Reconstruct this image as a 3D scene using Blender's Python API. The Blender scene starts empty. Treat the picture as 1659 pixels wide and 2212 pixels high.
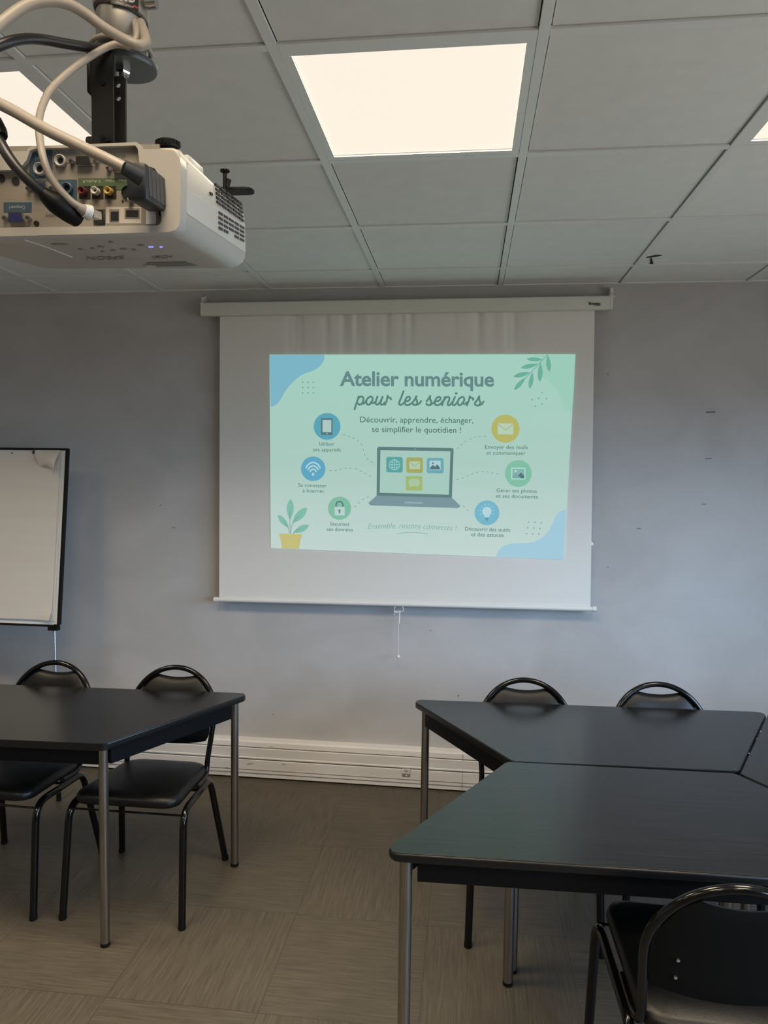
import bpy, bmesh, math, random
from mathutils import Vector, Matrix, Euler
random.seed(4)
R = math.radians
SC = bpy.context.scene
COL = SC.collection

# ------------------------------------------------------------------ camera, light, exposure
W, H, F = 1659, 2212, 1541.8
CAM = Vector((0.4558, -1.6236, 1.6905))
YAW, PITCH, ROLL = 0.1162, -0.0583, 0.0131
WY = 2.1254          # back wall
CE = 2.6354          # ceiling
XL, XR, YR = -3.3, 2.72, -4.2

_f = Vector((-math.sin(YAW) * math.cos(PITCH), math.cos(YAW) * math.cos(PITCH), math.sin(PITCH)))
_r0 = Vector((math.cos(YAW), math.sin(YAW), 0))
_u0 = _r0.cross(_f)
_r = math.cos(ROLL) * _r0 + math.sin(ROLL) * _u0
_u = -math.sin(ROLL) * _r0 + math.cos(ROLL) * _u0

cam_data = bpy.data.cameras.new('camera')
cam = bpy.data.objects.new('camera', cam_data)
COL.objects.link(cam)
cam.matrix_world = Matrix(((_r.x, _u.x, -_f.x, CAM.x), (_r.y, _u.y, -_f.y, CAM.y), (_r.z, _u.z, -_f.z, CAM.z), (0, 0, 0, 1)))
cam_data.sensor_fit = 'VERTICAL'
cam_data.sensor_height = 24.0
cam_data.lens = 24.0 * F / H
cam_data.clip_start = 0.02
SC.camera = cam

vs = SC.view_settings
vs.view_transform = 'Standard'
vs.look = 'None'
vs.gamma = 1
vs.use_curve_mapping = False
vs.exposure = 0.0
SC.cycles.use_denoising = True
SC.cycles.max_bounces = 8
SC.cycles.diffuse_bounces = 5
SC.cycles.sample_clamp_indirect = 4.0

LAMP = (0.94, 0.84, 0.70)      # glow of the ceiling panels' diffusers
LAMP_W, LAMP_C, LAMP_SPREAD = 13.8, (1.0, 0.82, 0.59), 130   # light each panel throws down
SKY = 14.5                       # daylight through the window

world = bpy.data.worlds.new('daylight')
SC.world = world
world.use_nodes = True
nt = world.node_tree
nt.nodes.clear()
wo = nt.nodes.new('ShaderNodeOutputWorld')
bg = nt.nodes.new('ShaderNodeBackground')
tc = nt.nodes.new('ShaderNodeTexCoord')
sp = nt.nodes.new('ShaderNodeSeparateXYZ')
rp = nt.nodes.new('ShaderNodeValToRGB')
nt.links.new(tc.outputs['Generated'], sp.inputs[0])
mr = nt.nodes.new('ShaderNodeMapRange')
mr.inputs['From Min'].default_value = -1
nt.links.new(sp.outputs['Z'], mr.inputs['Value'])
nt.links.new(mr.outputs[0], rp.inputs[0])
rp.color_ramp.elements[0].position = 0.44
rp.color_ramp.elements[0].color = (0.17, 0.165, 0.155, 1)
rp.color_ramp.elements[1].position = 0.56
rp.color_ramp.elements[1].color = (0.45, 0.685, 1.0, 1)
nt.links.new(rp.outputs[0], bg.inputs['Color'])
bg.inputs['Strength'].default_value = SKY
nt.links.new(bg.outputs[0], wo.inputs[0])

# ------------------------------------------------------------------ pixel rays (photo measurements -> points of the room)
def ray(px, py):
    return _f + _r * ((px - W / 2) / F) - _u * ((py - H / 2) / F)
def on_y(px, py, Y):
    d = ray(px, py); return CAM + d * ((Y - CAM.y) / d.y)
def on_z(px, py, Z):
    d = ray(px, py); return CAM + d * ((Z - CAM.z) / d.z)
def at_depth(px, py, D):
    return CAM + ray(px, py) * D

# ------------------------------------------------------------------ materials
def lin(c):
    return tuple(((v / 255) / 12.92 if v <= 10 else ((v / 255 + 0.055) / 1.055) ** 2.4) for v in c)
MATS = {}
def mat(name, color=(0.5, 0.5, 0.5), rough=0.5, metal=0.0, spec=0.5, emit=None, es=1.0):
    if name in MATS: return MATS[name]
    m = bpy.data.materials.new(name)
    m.use_nodes = True
    b = m.node_tree.nodes['Principled BSDF']
    b.inputs['Base Color'].default_value = (*color, 1)
    b.inputs['Roughness'].default_value = rough
    b.inputs['Metallic'].default_value = metal
    b.inputs['Specular IOR Level'].default_value = spec
    if emit:
        b.inputs['Emission Color'].default_value = (*emit, 1)
        b.inputs['Emission Strength'].default_value = es
    MATS[name] = m
    return m
def nodes(m):
    return m.node_tree.nodes, m.node_tree.links, m.node_tree.nodes['Principled BSDF']
def noisy(name, c1, c2, scale, rough=0.5, spec=0.5, stretch=(1, 1, 1), detail=4, lo=0.35, hi=0.65, bump=0.0, bscale=None, metal=0.0, distortion=0.0):
    m = mat(name, c1, rough, metal, spec)
    N, L, b = nodes(m)
    t = N.new('ShaderNodeTexCoord'); mp = N.new('ShaderNodeMapping'); n = N.new('ShaderNodeTexNoise'); r = N.new('ShaderNodeValToRGB')
    mp.inputs['Scale'].default_value = stretch
    n.inputs['Scale'].default_value = scale; n.inputs['Detail'].default_value = detail
    n.inputs['Distortion'].default_value = distortion
    r.color_ramp.elements[0].position = lo; r.color_ramp.elements[0].color = (*c1, 1)
    r.color_ramp.elements[1].position = hi; r.color_ramp.elements[1].color = (*c2, 1)
    L.new(t.outputs['Object'], mp.inputs[0]); L.new(mp.outputs[0], n.inputs[0]); L.new(n.outputs[0], r.inputs[0]); L.new(r.outputs[0], b.inputs['Base Color'])
    if bump:
        n2 = N.new('ShaderNodeTexNoise'); n2.inputs['Scale'].default_value = bscale or scale
        n2.inputs['Detail'].default_value = 3
        bp = N.new('ShaderNodeBump'); bp.inputs['Strength'].default_value = bump; bp.inputs['Distance'].default_value = 0.002
        L.new(mp.outputs[0], n2.inputs[0]); L.new(n2.outputs[0], bp.inputs['Height']); L.new(bp.outputs[0], b.inputs['Normal'])
    return m

M_wall = noisy('limewashed_grey_wall', (0.428, 0.412, 0.398), (0.488, 0.472, 0.460), 2.2, 0.85, 0.2, (1, 1, 1.3), 8, 0.36, 0.64, 0.25, 40, distortion=0.6)
M_side = noisy('plain_wall', (0.42, 0.40, 0.37), (0.46, 0.44, 0.41), 2.0, 0.9, 0.2)
M_tile = noisy('ceiling_tile', (0.72, 0.735, 0.71), (0.75, 0.765, 0.74), 14.0, 0.95, 0.1, bump=0.15, bscale=300)
M_grid = mat('grid_metal', (0.74, 0.75, 0.73), 0.4)
M_void = mat('plenum_dark', (0.02, 0.02, 0.02), 0.9)
M_trunk = noisy('white_trunking', (0.66, 0.63, 0.59), (0.74, 0.72, 0.69), 5, 0.45, 0.4, (0.4, 1, 3), 6)
M_groove = mat('trunking_groove', (0.30, 0.27, 0.24), 0.8)
M_black = mat('black_gloss_tube', (0.003, 0.003, 0.003), 0.14, 0, 0.38)
M_vinyl = noisy('black_vinyl', (0.003, 0.003, 0.003), (0.005, 0.005, 0.0047), 60, 0.40, 0.32, bump=0.15, bscale=260)
M_foot = mat('black_rubber', (0.004, 0.004, 0.004), 0.6, 0, 0.2)
M_frame = mat('black_frame_metal', (0.003, 0.003, 0.0035), 0.45, 0, 0.16)
M_edge = mat('black_edge_band', (0.006, 0.006, 0.006), 0.32, 0, 0.4)
M_steel = noisy('satin_steel', (0.28, 0.255, 0.23), (0.36, 0.335, 0.31), 8, 0.32, 0.5, (30, 30, 1), metal=1.0)
M_bolt = mat('bright_metal', (0.6, 0.6, 0.58), 0.2, 1.0)
M_pole = mat('brushed_grey_pole', (0.40, 0.38, 0.35), 0.42, 0.85)
M_white = mat('white_plastic', (0.70, 0.69, 0.66), 0.45)
M_case = mat('cream_metal_case', (0.64, 0.635, 0.56), 0.4)
M_cloth = mat('screen_cloth', (0.74, 0.72, 0.67), 0.9, 0, 0.15)
M_paper = noisy('flipchart_paper', (0.60, 0.56, 0.50), (0.62, 0.58, 0.52), 3, 0.9, 0.1, (0.4, 0.4, 6))
M_board = mat('white_board', (0.72, 0.71, 0.69), 0.3)
M_blackplastic = mat('black_plastic', (0.004, 0.004, 0.004), 0.5, 0, 0.22)
M_proj = noisy('warm_white_casing', (0.40, 0.375, 0.33), (0.43, 0.405, 0.36), 4, 0.38, 0.45)
M_proj2 = mat('pale_cover_panel', (0.50, 0.485, 0.44), 0.32)
M_panel = mat('port_panel_beige', (0.24, 0.21, 0.175), 0.5)
M_dark = mat('socket_dark', (0.008, 0.008, 0.008), 0.5)
M_cablew = mat('white_cable', (0.30, 0.262, 0.22), 0.45)
M_cablek = mat('black_cable', (0.012, 0.012, 0.012), 0.4)
M_lblue = mat('label_blue', (0.035, 0.07, 0.10), 0.5)
M_lgreen = mat('label_green', (0.07, 0.11, 0.05), 0.5)
M_lgrey = mat('label_grey', (0.20, 0.18, 0.16), 0.5)
M_inkl = mat('light_print', (0.40, 0.40, 0.38), 0.6)
M_ink = mat('dark_print', (0.03, 0.028, 0.025), 0.6)

# floor: half metre vinyl squares laid with the grain turned in alternate squares
def floor_mat():
    m = mat('vinyl_floor', (0.1, 0.09, 0.08), 0.42, 0, 0.35)
    N, L, b = nodes(m)
    t = N.new('ShaderNodeTexCoord')
    off = N.new('ShaderNodeMapping'); off.inputs['Location'].default_value = (0.16, -0.445, 0)
    L.new(t.outputs['Object'], off.inputs[0])
    ck = N.new('ShaderNodeTexChecker'); ck.inputs['Scale'].default_value = 2.0
    zz = N.new('ShaderNodeMapping'); zz.inputs['Location'].default_value = (0, 0, 0.1)
    L.new(off.outputs[0], zz.inputs[0]); L.new(zz.outputs[0], ck.inputs['Vector'])
    def streak(sc):
        mp = N.new('ShaderNodeMapping'); mp.inputs['Scale'].default_value = sc
        n = N.new('ShaderNodeTexNoise'); n.inputs['Scale'].default_value = 1.0; n.inputs['Detail'].default_value = 6; n.inputs['Roughness'].default_value = 0.7
        L.new(t.outputs['Object'], mp.inputs[0]); L.new(mp.outputs[0], n.inputs[0])
        return n.outputs[0]
    a = streak((6, 120, 1)); c = streak((120, 6, 1))
    mx = N.new('ShaderNodeMix'); mx.data_type = 'FLOAT'
    L.new(ck.outputs['Fac'], mx.inputs[0]); L.new(a, mx.inputs[2]); L.new(c, mx.inputs[3])
    r = N.new('ShaderNodeValToRGB')
    r.color_ramp.elements[0].position = 0.30; r.color_ramp.elements[0].color = (0.054, 0.046, 0.034, 1)
    r.color_ramp.elements[1].position = 0.68; r.color_ramp.elements[1].color = (0.108, 0.092, 0.069, 1)
    L.new(mx.outputs[0], r.inputs[0])
    # seams
    sx = N.new('ShaderNodeSeparateXYZ'); L.new(off.outputs[0], sx.inputs[0])
    def seam(o):
        m1 = N.new('ShaderNodeMath'); m1.operation = 'PINGPONG'; m1.inputs[1].default_value = 0.25
        m0 = N.new('ShaderNodeMath'); m0.operation = 'ADD'; m0.inputs[1].default_value = 10.0
        L.new(o, m0.inputs[0]); L.new(m0.outputs[0], m1.inputs[0])
        m2 = N.new('ShaderNodeMath'); m2.operation = 'LESS_THAN'; m2.inputs[1].default_value = 0.0012
        L.new(m1.outputs[0], m2.inputs[0]); return m2.outputs[0]
    mm = N.new('ShaderNodeMath'); mm.operation = 'MAXIMUM'
    sa = seam(sx.outputs[0]); sb = seam(sx.outputs[1])
    # only every half metre (pingpong 0.25 touches 0 each 0.5 m)
    L.new(sa, mm.inputs[0]); L.new(sb, mm.inputs[1])
    mc = N.new('ShaderNodeMix'); mc.data_type = 'RGBA'
    L.new(mm.outputs[0], mc.inputs[0]); L.new(r.outputs[0], mc.inputs[6]); mc.inputs[7].default_value = (0.046, 0.039, 0.028, 1)
    L.new(mc.outputs[2], b.inputs['Base Color'])
    return m
M_floor = floor_mat()

def top_mat():
    m = mat('black_woodgrain_laminate', (0.01, 0.01, 0.01), 0.24, 0, 0.62)
    N, L, b = nodes(m)
    t = N.new('ShaderNodeTexCoord'); mp = N.new('ShaderNodeMapping'); mp.inputs['Scale'].default_value = (5, 190, 1)
    n = N.new('ShaderNodeTexNoise'); n.inputs['Scale'].default_value = 1; n.inputs['Detail'].default_value = 5
    r = N.new('ShaderNodeValToRGB')
    r.color_ramp.elements[0].position = 0.35; r.color_ramp.elements[0].color = (0.004, 0.004, 0.0042, 1)
    r.color_ramp.elements[1].position = 0.7; r.color_ramp.elements[1].color = (0.010, 0.010, 0.010, 1)
    L.new(t.outputs['Object'], mp.inputs[0]); L.new(mp.outputs[0], n.inputs[0]); L.new(n.outputs[0], r.inputs[0]); L.new(r.outputs[0], b.inputs['Base Color'])
    bp = N.new('ShaderNodeBump'); bp.inputs['Strength'].default_value = 0.16; bp.inputs['Distance'].default_value = 0.001
    L.new(n.outputs[0], bp.inputs['Height']); L.new(bp.outputs[0], b.inputs['Normal'])
    return m
M_top = top_mat()
M_lamp = mat('lamp_diffuser', (0.15, 0.15, 0.15), 0.6, 0, 0.2, emit=LAMP, es=1.0)

# ------------------------------------------------------------------ mesh helpers
def rounded(poly, rad, seg=5):
    out = []
    n = len(poly)
    rr = rad if isinstance(rad, (list, tuple)) else [rad] * n
    for i in range(n):
        p0, p, p1 = Vector(poly[i - 1]), Vector(poly[i]), Vector(poly[(i + 1) % n])
        a = (p0 - p).normalized(); c = (p1 - p).normalized()
        ang = a.angle(c)
        if rr[i] <= 0: out.append(p); continue
        d = rr[i] / math.tan(ang / 2)
        cen = p + (a + c).normalized() * (rr[i] / math.sin(ang / 2))
        s, e = p + a * d - cen, p + c * d - cen
        tot = s.angle_signed(e)
        for k in range(seg + 1):
            out.append(cen + Matrix.Rotation(-tot * k / seg, 2) @ s)
    return out
def smooth_path(pts, sub=8, closed=False):
    pts = [Vector(p) for p in pts]
    n = len(pts); out = []
    rng = range(n) if closed else range(n - 1)
    for i in rng:
        if closed: p0, p1, p2, p3 = pts[i - 1], pts[i], pts[(i + 1) % n], pts[(i + 2) % n]
        else:
            p1, p2 = pts[i], pts[i + 1]
            p0 = pts[i - 1] if i > 0 else p1 * 2 - p2
            p3 = pts[i + 2] if i + 2 < n else p2 * 2 - p1
        for k in range(sub):
            t = k / sub
            out.append(0.5 * ((2 * p1) + (p2 - p0) * t + (2 * p0 - 5 * p1 + 4 * p2 - p3) * t * t + (3 * p1 - p0 - 3 * p2 + p3) * t ** 3))
    if not closed: out.append(pts[-1])
    return out
def fillet(pts, rads, seg=7):
    pts = [Vector(p) for p in pts]; out = [pts[0]]
    for i in range(1, len(pts) - 1):
        p0, p, p1 = pts[i - 1], pts[i], pts[i + 1]
        a = (p0 - p); c = (p1 - p)
        r = rads[i - 1] if isinstance(rads, (list, tuple)) else rads
        d = min(r, a.length * 0.49, c.length * 0.49)
        s, e = p + a.normalized() * d, p + c.normalized() * d
        for k in range(seg + 1):
            t = k / seg
            out.append(s * (1 - t) ** 2 + p * 2 * t * (1 - t) + e * t * t)
    out.append(pts[-1]); return out

class MB:
    def __init__(self): self.bm = bmesh.new()
    def box(self, c, s, rot=None, bev=0.0, seg=2):
        t = bmesh.new()
        bmesh.ops.create_cube(t, size=1)
        for v in t.verts: v.co = Vector((v.co.x * s[0], v.co.y * s[1], v.co.z * s[2]))
        if bev: bmesh.ops.bevel(t, geom=t.edges[:], offset=bev, segments=seg, affect='EDGES', profile=0.5)
        M = Matrix.Translation(Vector(c)) @ (rot.to_4x4() if rot else Matrix())
        t.transform(M); self._merge(t); return self
    def _merge(self, t):
        me = bpy.data.meshes.new('tmp'); t.to_mesh(me); t.free(); self.bm.from_mesh(me); bpy.data.meshes.remove(me)
    def tube(self, pts, r, n=12, closed=False, cap=True):
        pts = [Vector(p) for p in pts]; bm = self.bm
        rad = r if isinstance(r, (list, tuple)) else [r] * len(pts)
        rings = []; prev = None
        for i, p in enumerate(pts):
            if closed: t = (pts[(i + 1) % len(pts)] - pts[i - 1])
            else: t = pts[min(i + 1, len(pts) - 1)] - pts[max(i - 1, 0)]
            t.normalize()
            if prev is None:
                u = t.orthogonal().normalized()
            else:
                u = prev - t * prev.dot(t)
                if u.length < 1e-6: u = t.orthogonal()
                u.normalize()
            prev = u; v = t.cross(u)
            rings.append([bm.verts.new(p + (u * math.cos(a) + v * math.sin(a)) * rad[i]) for a in [2 * math.pi * k / n for k in range(n)]])
        m = len(rings)
        for i in range(m if closed else m - 1):
            A, B = rings[i], rings[(i + 1) % m]
            for k in range(n): bm.faces.new((A[k], A[(k + 1) % n], B[(k + 1) % n], B[k]))
        if cap and not closed:
            bm.faces.new(rings[0][::-1]); bm.faces.new(rings[-1])
        return self
    def cyl(self, a, b, r, n=16, r2=None):
        a, b = Vector(a), Vector(b)
        self.tube([a, b], [r, r if r2 is None else r2], n); return self
    def lathe(self, prof, M=None, n=24):
        bm = self.bm; M = M or Matrix(); rings = []
        for (rr, z) in prof:
            rings.append([bm.verts.new(M @ Vector((rr * math.cos(2 * math.pi * k / n), rr * math.sin(2 * math.pi * k / n), z))) for k in range(n)])
        for A, B in zip(rings, rings[1:]):
            for k in range(n): bm.faces.new((A[k], A[(k + 1) % n], B[(k + 1) % n], B[k]))
        bm.faces.new(rings[0][::-1]); bm.faces.new(rings[-1]); return self
    def prism(self, poly, z0, z1, M=None, bev=0.0, seg=2):
        t = bmesh.new(); M = M or Matrix()
        lo = [t.verts.new((p[0], p[1], z0)) for p in poly]; hi = [t.verts.new((p[0], p[1], z1)) for p in poly]
        n = len(poly); ft = t.faces.new(hi); fb = t.faces.new(lo[::-1])
        for k in range(n): t.faces.new((lo[k], lo[(k + 1) % n], hi[(k + 1) % n], hi[k]))
        if bev:
            ed = [e for e in t.edges if (e in ft.edges[:] or e in fb.edges[:])]
            bmesh.ops.bevel(t, geom=ed, offset=bev, segments=seg, affect='EDGES', profile=0.5)
        bmesh.ops.recalc_face_normals(t, faces=t.faces[:])
        t.transform(M); self._merge(t); return self
    def poly(self, pts):
        self.bm.faces.new([self.bm.verts.new(Vector(p)) for p in pts]); return self
    def grid(self, fn, nu, nv, closed_u=False):
        bm = self.bm
        V = [[bm.verts.new(Vector(fn(i / nu, j / nv))) for j in range(nv + 1)] for i in range(nu + (0 if closed_u else 1))]
        m = len(V)
        for i in range(m if closed_u else m - 1):
            for j in range(nv):
                bm.faces.new((V[i][j], V[(i + 1) % m][j], V[(i + 1) % m][j + 1], V[i][j + 1]))
        return self
    def build(self, name, material, parent=None, smooth=True, kind=None, angle=40):
        me = bpy.data.meshes.new(name)
        bmesh.ops.recalc_face_normals(self.bm, faces=self.bm.faces[:])
        self.bm.to_mesh(me); self.bm.free()
        o = bpy.data.objects.new(name, me); COL.objects.link(o)
        for mm in (material if isinstance(material, (list, tuple)) else [material]): me.materials.append(mm)
        if smooth:
            me.polygons.foreach_set('use_smooth', [True] * len(me.polygons))
            try: me.set_sharp_from_angle(angle=R(angle))
            except Exception: pass
        if parent: o.parent = parent
        if kind: o['kind'] = kind
        return o
def thing(name, label, cat, loc=(0, 0, 0), rz=0, group=None):
    o = bpy.data.objects.new(name, None); COL.objects.link(o)
    o.location = loc; o.rotation_euler = (0, 0, rz); o.empty_display_size = 0.05
    return tag(o, label, cat, group)
def tag(o, label, cat, group=None):
    o['label'] = label; o['category'] = cat
    if group: o['group'] = group
    return o
def copy_tree(o, parent=None):
    c = o.copy(); COL.objects.link(c)
    if parent: c.parent = parent
    for ch in list(o.children): copy_tree(ch, c)
    return c

# ------------------------------------------------------------------ the room
MB().box(((XL + XR) / 2, (YR + WY) / 2, -0.05), (XR - XL + 0.4, WY - YR + 0.4, 0.1)).build('floor', M_floor, smooth=False, kind='structure')
wall = MB().box(((XL + XR) / 2, WY + 0.06, CE / 2 + 0.05), (XR - XL + 0.24, 0.12, CE + 0.1)).build('wall_back', M_wall, smooth=False, kind='structure')
MB().box((XL - 0.06, (YR + WY) / 2, CE / 2 + 0.05), (0.12, WY - YR, CE + 0.1)).build('wall_left', M_side, smooth=False, kind='structure')
MB().box(((XL + XR) / 2, YR - 0.06, CE / 2 + 0.05), (XR - XL + 0.24, 0.12, CE + 0.1)).build('wall_rear', mat('dark_rear_wall', (0.10, 0.095, 0.09), 0.8), smooth=False, kind='structure')
# right wall with a long window
WY0, WY1, WZ0, WZ1 = -3.0, 1.1, 0.95, 2.15
w = MB()
w.box((XR + 0.06, (YR + WY) / 2, WZ0 / 2), (0.12, WY - YR, WZ0))
w.box((XR + 0.06, (YR + WY) / 2, (WZ1 + CE + 0.1) / 2), (0.12, WY - YR, CE + 0.1 - WZ1))
w.box((XR + 0.06, (YR + WY0) / 2, (WZ0 + WZ1) / 2), (0.12, WY0 - YR, WZ1 - WZ0))
w.box((XR + 0.06, (WY1 + WY) / 2, (WZ0 + WZ1) / 2), (0.12, WY - WY1, WZ1 - WZ0))
w.build('wall_right', M_side, smooth=False, kind='structure')
wf = MB()
for z in (WZ0 + 0.025, WZ1 - 0.025): wf.box((XR + 0.06, (WY0 + WY1) / 2, z), (0.06, WY1 - WY0, 0.05))
for k in range(4): wf.box((XR + 0.06, WY0 + 0.025 + (WY1 - WY0 - 0.05) * k / 3, (WZ0 + WZ1) / 2), (0.06, 0.05, WZ1 - WZ0))
wf.build('window_1', M_white, smooth=False, kind='structure')
pl = bpy.data.lights.new('window_portal', 'AREA'); pl.shape = 'RECTANGLE'; pl.size = WY1 - WY0; pl.size_y = WZ1 - WZ0
pl.cycles.is_portal = True
po = bpy.data.objects.new('window_portal', pl); COL.objects.link(po)
po.matrix_world = Matrix(((0, 0, 1, XR + 0.01), (1, 0, 0, (WY0 + WY1) / 2), (0, 1, 0, (WZ0 + WZ1) / 2), (0, 0, 0, 1)))

# ceiling: tile squares of 0.6 m hung in a metal grid, lamp squares left open
G = 0.6
LAMPS = {(c, r) for c in (-4, -2, 0, 2) for r in (0, -3, -6)}
cells = []
c0, c1 = math.floor(XL / G), math.ceil(XR / G)
r0, r1 = math.floor(YR / G), math.ceil(WY / G)
cm = MB(); gap = 0.0152
for c in range(c0, c1):
    for r in range(r0, r1):
        if (c, r) in LAMPS: continue
        x0, x1 = max(c * G, XL) + gap, min((c + 1) * G, XR) - gap
        y0, y1 = max(r * G, YR) + gap, min((r + 1) * G, WY) - gap
        if x1 - x0 < 0.01 or y1 - y0 < 0.01: continue
        cm.box(((x0 + x1) / 2, (y0 + y1) / 2, CE + 0.0140), (x1 - x0, y1 - y0, 0.015))
ceil = cm.build('ceiling', M_tile, smooth=False, kind='structure')
MB().box(((XL + XR) / 2, (YR + WY) / 2, CE + 0.08), (XR - XL, WY - YR, 0.02)).build('ceiling_void', M_void, ceil, smooth=False)
gm = MB()
for c in range(c0 + 1, c1): gm.box((c * G, (YR + WY) / 2, CE + 0.004), (0.024, WY - YR, 0.008))
for r in range(r0 + 1, r1):
    for c in range(c0, c1):
        x0, x1 = max(c * G, XL) + 0.0125, min((c + 1) * G, XR) - 0.0125
        if x1 > x0: gm.box(((x0 + x1) / 2, r * G, CE + 0.0045), (x1 - x0, 0.024, 0.008))
gm.build('trim_1', M_grid, smooth=False, kind='structure')
tm = MB()
tm.box(((XL + XR) / 2, WY - 0.012, CE + 0.003), (XR - XL, 0.024, 0.005))
tm.box((XL + 0.012, (YR + WY) / 2, CE + 0.003), (0.024, WY - YR - 0.05, 0.005)); tm.box((XR - 0.012, (YR + WY) / 2, CE + 0.003), (0.024, WY - YR - 0.05, 0.005))
tm.build('trim_2', M_grid, smooth=False, kind='structure')
# torn sliver in one tile
a, b_, c_ = on_z(1384, 558.5, CE + 0.004), on_z(1407, 555, CE + 0.004), on_z(1430, 552, CE + 0.004)
d_, e_ = on_z(1406, 557, CE + 0.004), on_z(1408.5, 574, CE + 0.004)
def strip(mb, pts, ws):
    L_, R_ = [], []
    for i, p in enumerate(pts):
        t = (pts[min(i + 1, len(pts) - 1)] - pts[max(i - 1, 0)]); s = Vector((-t.y, t.x, 0)).normalized() * ws[i]
        L_.append(p + s); R_.append(p - s)
    for i in range(len(pts) - 1):
        mb.poly([L_[i], L_[i + 1], R_[i + 1], R_[i]])
tk = MB(); strip(tk, [a, b_, on_z(1418, 553, CE + 0.004), c_], [0.002, 0.008, 0.012, 0.002]); strip(tk, [d_, e_], [0.003, 0.008])
tk.build('tile_crack', M_void, ceil, smooth=False)

# ceiling lights
lamp_labels = {(0, 0): 'glowing square ceiling light panel seen whole, above the middle of the room',
               (-2, 0): 'glowing square ceiling light panel partly hidden behind the hanging projector and its cables',
               (2, 0): 'glowing square ceiling light panel showing only one corner at the right photo edge'}
def ceiling_light(c, r):
    t = thing('ceiling_light', lamp_labels.get((c, r), 'square ceiling light panel behind the camera, out of the photo'), 'ceiling light', ((c + 0.5) * G, (r + 0.5) * G, CE), 0, 'ceiling light panels' if (c, r) in lamp_labels else 'ceiling light panels behind the camera')
    fr = MB(); o, wd = 0.2875, 0.022
    for s in (-1, 1):
        fr.box((s * (o - wd / 2), 0, 0.006), (wd, 2 * o, 0.010)); fr.box((0, s * (o - wd / 2), 0.006), (2 * o - 2 * wd, wd, 0.010))
    fr.build('frame', M_grid, t, smooth=False)
    MB().box((0, 0, 0.010), (2 * (o - wd), 2 * (o - wd), 0.006)).build('diffuser', M_lamp, t, smooth=False)
    la = bpy.data.lights.new('panel_light', 'AREA'); la.shape = 'SQUARE'; la.size = 2 * (o - wd); la.energy = LAMP_W; la.color = LAMP_C; la.spread = R(LAMP_SPREAD)
    lo = bpy.data.objects.new('panel_light', la); COL.objects.link(lo); lo.parent = t; lo.location = (0, 0, 0.004)
    return t
for (c, r) in sorted(LAMPS, key=lambda k: (-k[1], k[0])):
    if XL < c * G and (c + 1) * G < XR and r * G > YR: ceiling_light(c, r)

# perimeter cable trunking along the back wall
prof = [(0, 0.010), (0.050, 0.010), (0.050, 0.030), (0.056, 0.036), (0.056, 0.050), (0.058, 0.053), (0.060, 0.056), (0.060, 0.106), (0.055, 0.110), (0.055, 0.114), (0.063, 0.118), (0.063, 0.124), (0.060, 0.127), (0.060, 0.172), (0.055, 0.176), (0.055, 0.179), (0.060, 0.182), (0.056, 0.206), (0.046, 0.212), (0, 0.214)]
bb = MB(); x0, x1 = XL, XR
bm = bb.bm
A = [bm.verts.new((x0, WY - d, z)) for d, z in prof]; B = [bm.verts.new((x1, WY - d, z)) for d, z in prof]
for k in range(len(prof)):
    bm.faces.new((A[k], A[(k + 1) % len(prof)], B[(k + 1) % len(prof)], B[k]))
bm.faces.new(A); bm.faces.new(B[::-1])
base = bb.build('baseboard_back', M_trunk, smooth=False, kind='structure')
gv = MB()
for z in (0.112, 0.1775): gv.box(((XL + XR) / 2, WY - 0.0556, z), (XR - XL - 0.02, 0.0012, 0.0035))
gv.build('groove', M_groove, base, smooth=False)
jx = on_y(1000, 1630, WY - 0.06).x
jm = MB(); jm.box((jx, WY - 0.0605, 0.192), (0.0016, 0.003, 0.04)); jm.box((jx, WY - 0.0595, 0.075), (0.0016, 0.004, 0.11))
jm.build('cover_joint', M_groove, base, smooth=False)
for (px, py, ww, hh, an) in ((538, 1650, 0.022, 0.004, 20), (545, 1649, 0.012, 0.003, 30), (613, 1651, 0.022, 0.003, 0), (715, 1647, 0.014, 0.002, 5), (480, 1610, 0.012, 0.003, 0), (585, 1613, 0.02, 0.002, 0), (490, 1658, 0.02, 0.0025, 3)):
    p = on_y(px, py, WY - 0.0612); MB().box(p, (ww, 0.0006, hh), Matrix.Rotation(R(-an), 3, 'Y')).build('scuff_mark', M_groove, base, smooth=False)
# small outlet plate clipped into the trunking
p = on_y(877.5, 1668.5, WY - 0.0615)
so = thing('wall_socket', 'small data socket plate set in the white trunking between the two table groups', 'wall socket', (p.x, WY - 0.0605, p.z))
MB().box((0, -0.001, 0), (0.042, 0.003, 0.041), bev=0.0008).build('plate', M_white, so)
MB().box((0, -0.0028, -0.0125), (0.036, 0.001, 0.013)).box((0.0205, -0.0026, 0), (0.0022, 0.0012, 0.041)).box((-0.0205, -0.0026, -0.0125), (0.0022, 0.0012, 0.016)).box((0, -0.0026, -0.0202), (0.042, 0.0012, 0.0018)).build('shutter', mat('grey_shutter', (0.22, 0.20, 0.17), 0.6), so, smooth=False)
MB().poly([(-0.005, -0.0036, -0.018), (0.007, -0.0036, -0.018), (0.001, -0.0036, -0.009)]).build('arrow_mark', M_white, so, smooth=False)
MB().box((-0.001, -0.0028, 0.013), (0.022, 0.0006, 0.0035)).box((0, -0.0028, 0.005), (0.027, 0.0006, 0.003)).box((0, -0.0028, -0.001), (0.007, 0.0006, 0.0025)).build('printed_label', M_lgrey, so, smooth=False)

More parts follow.
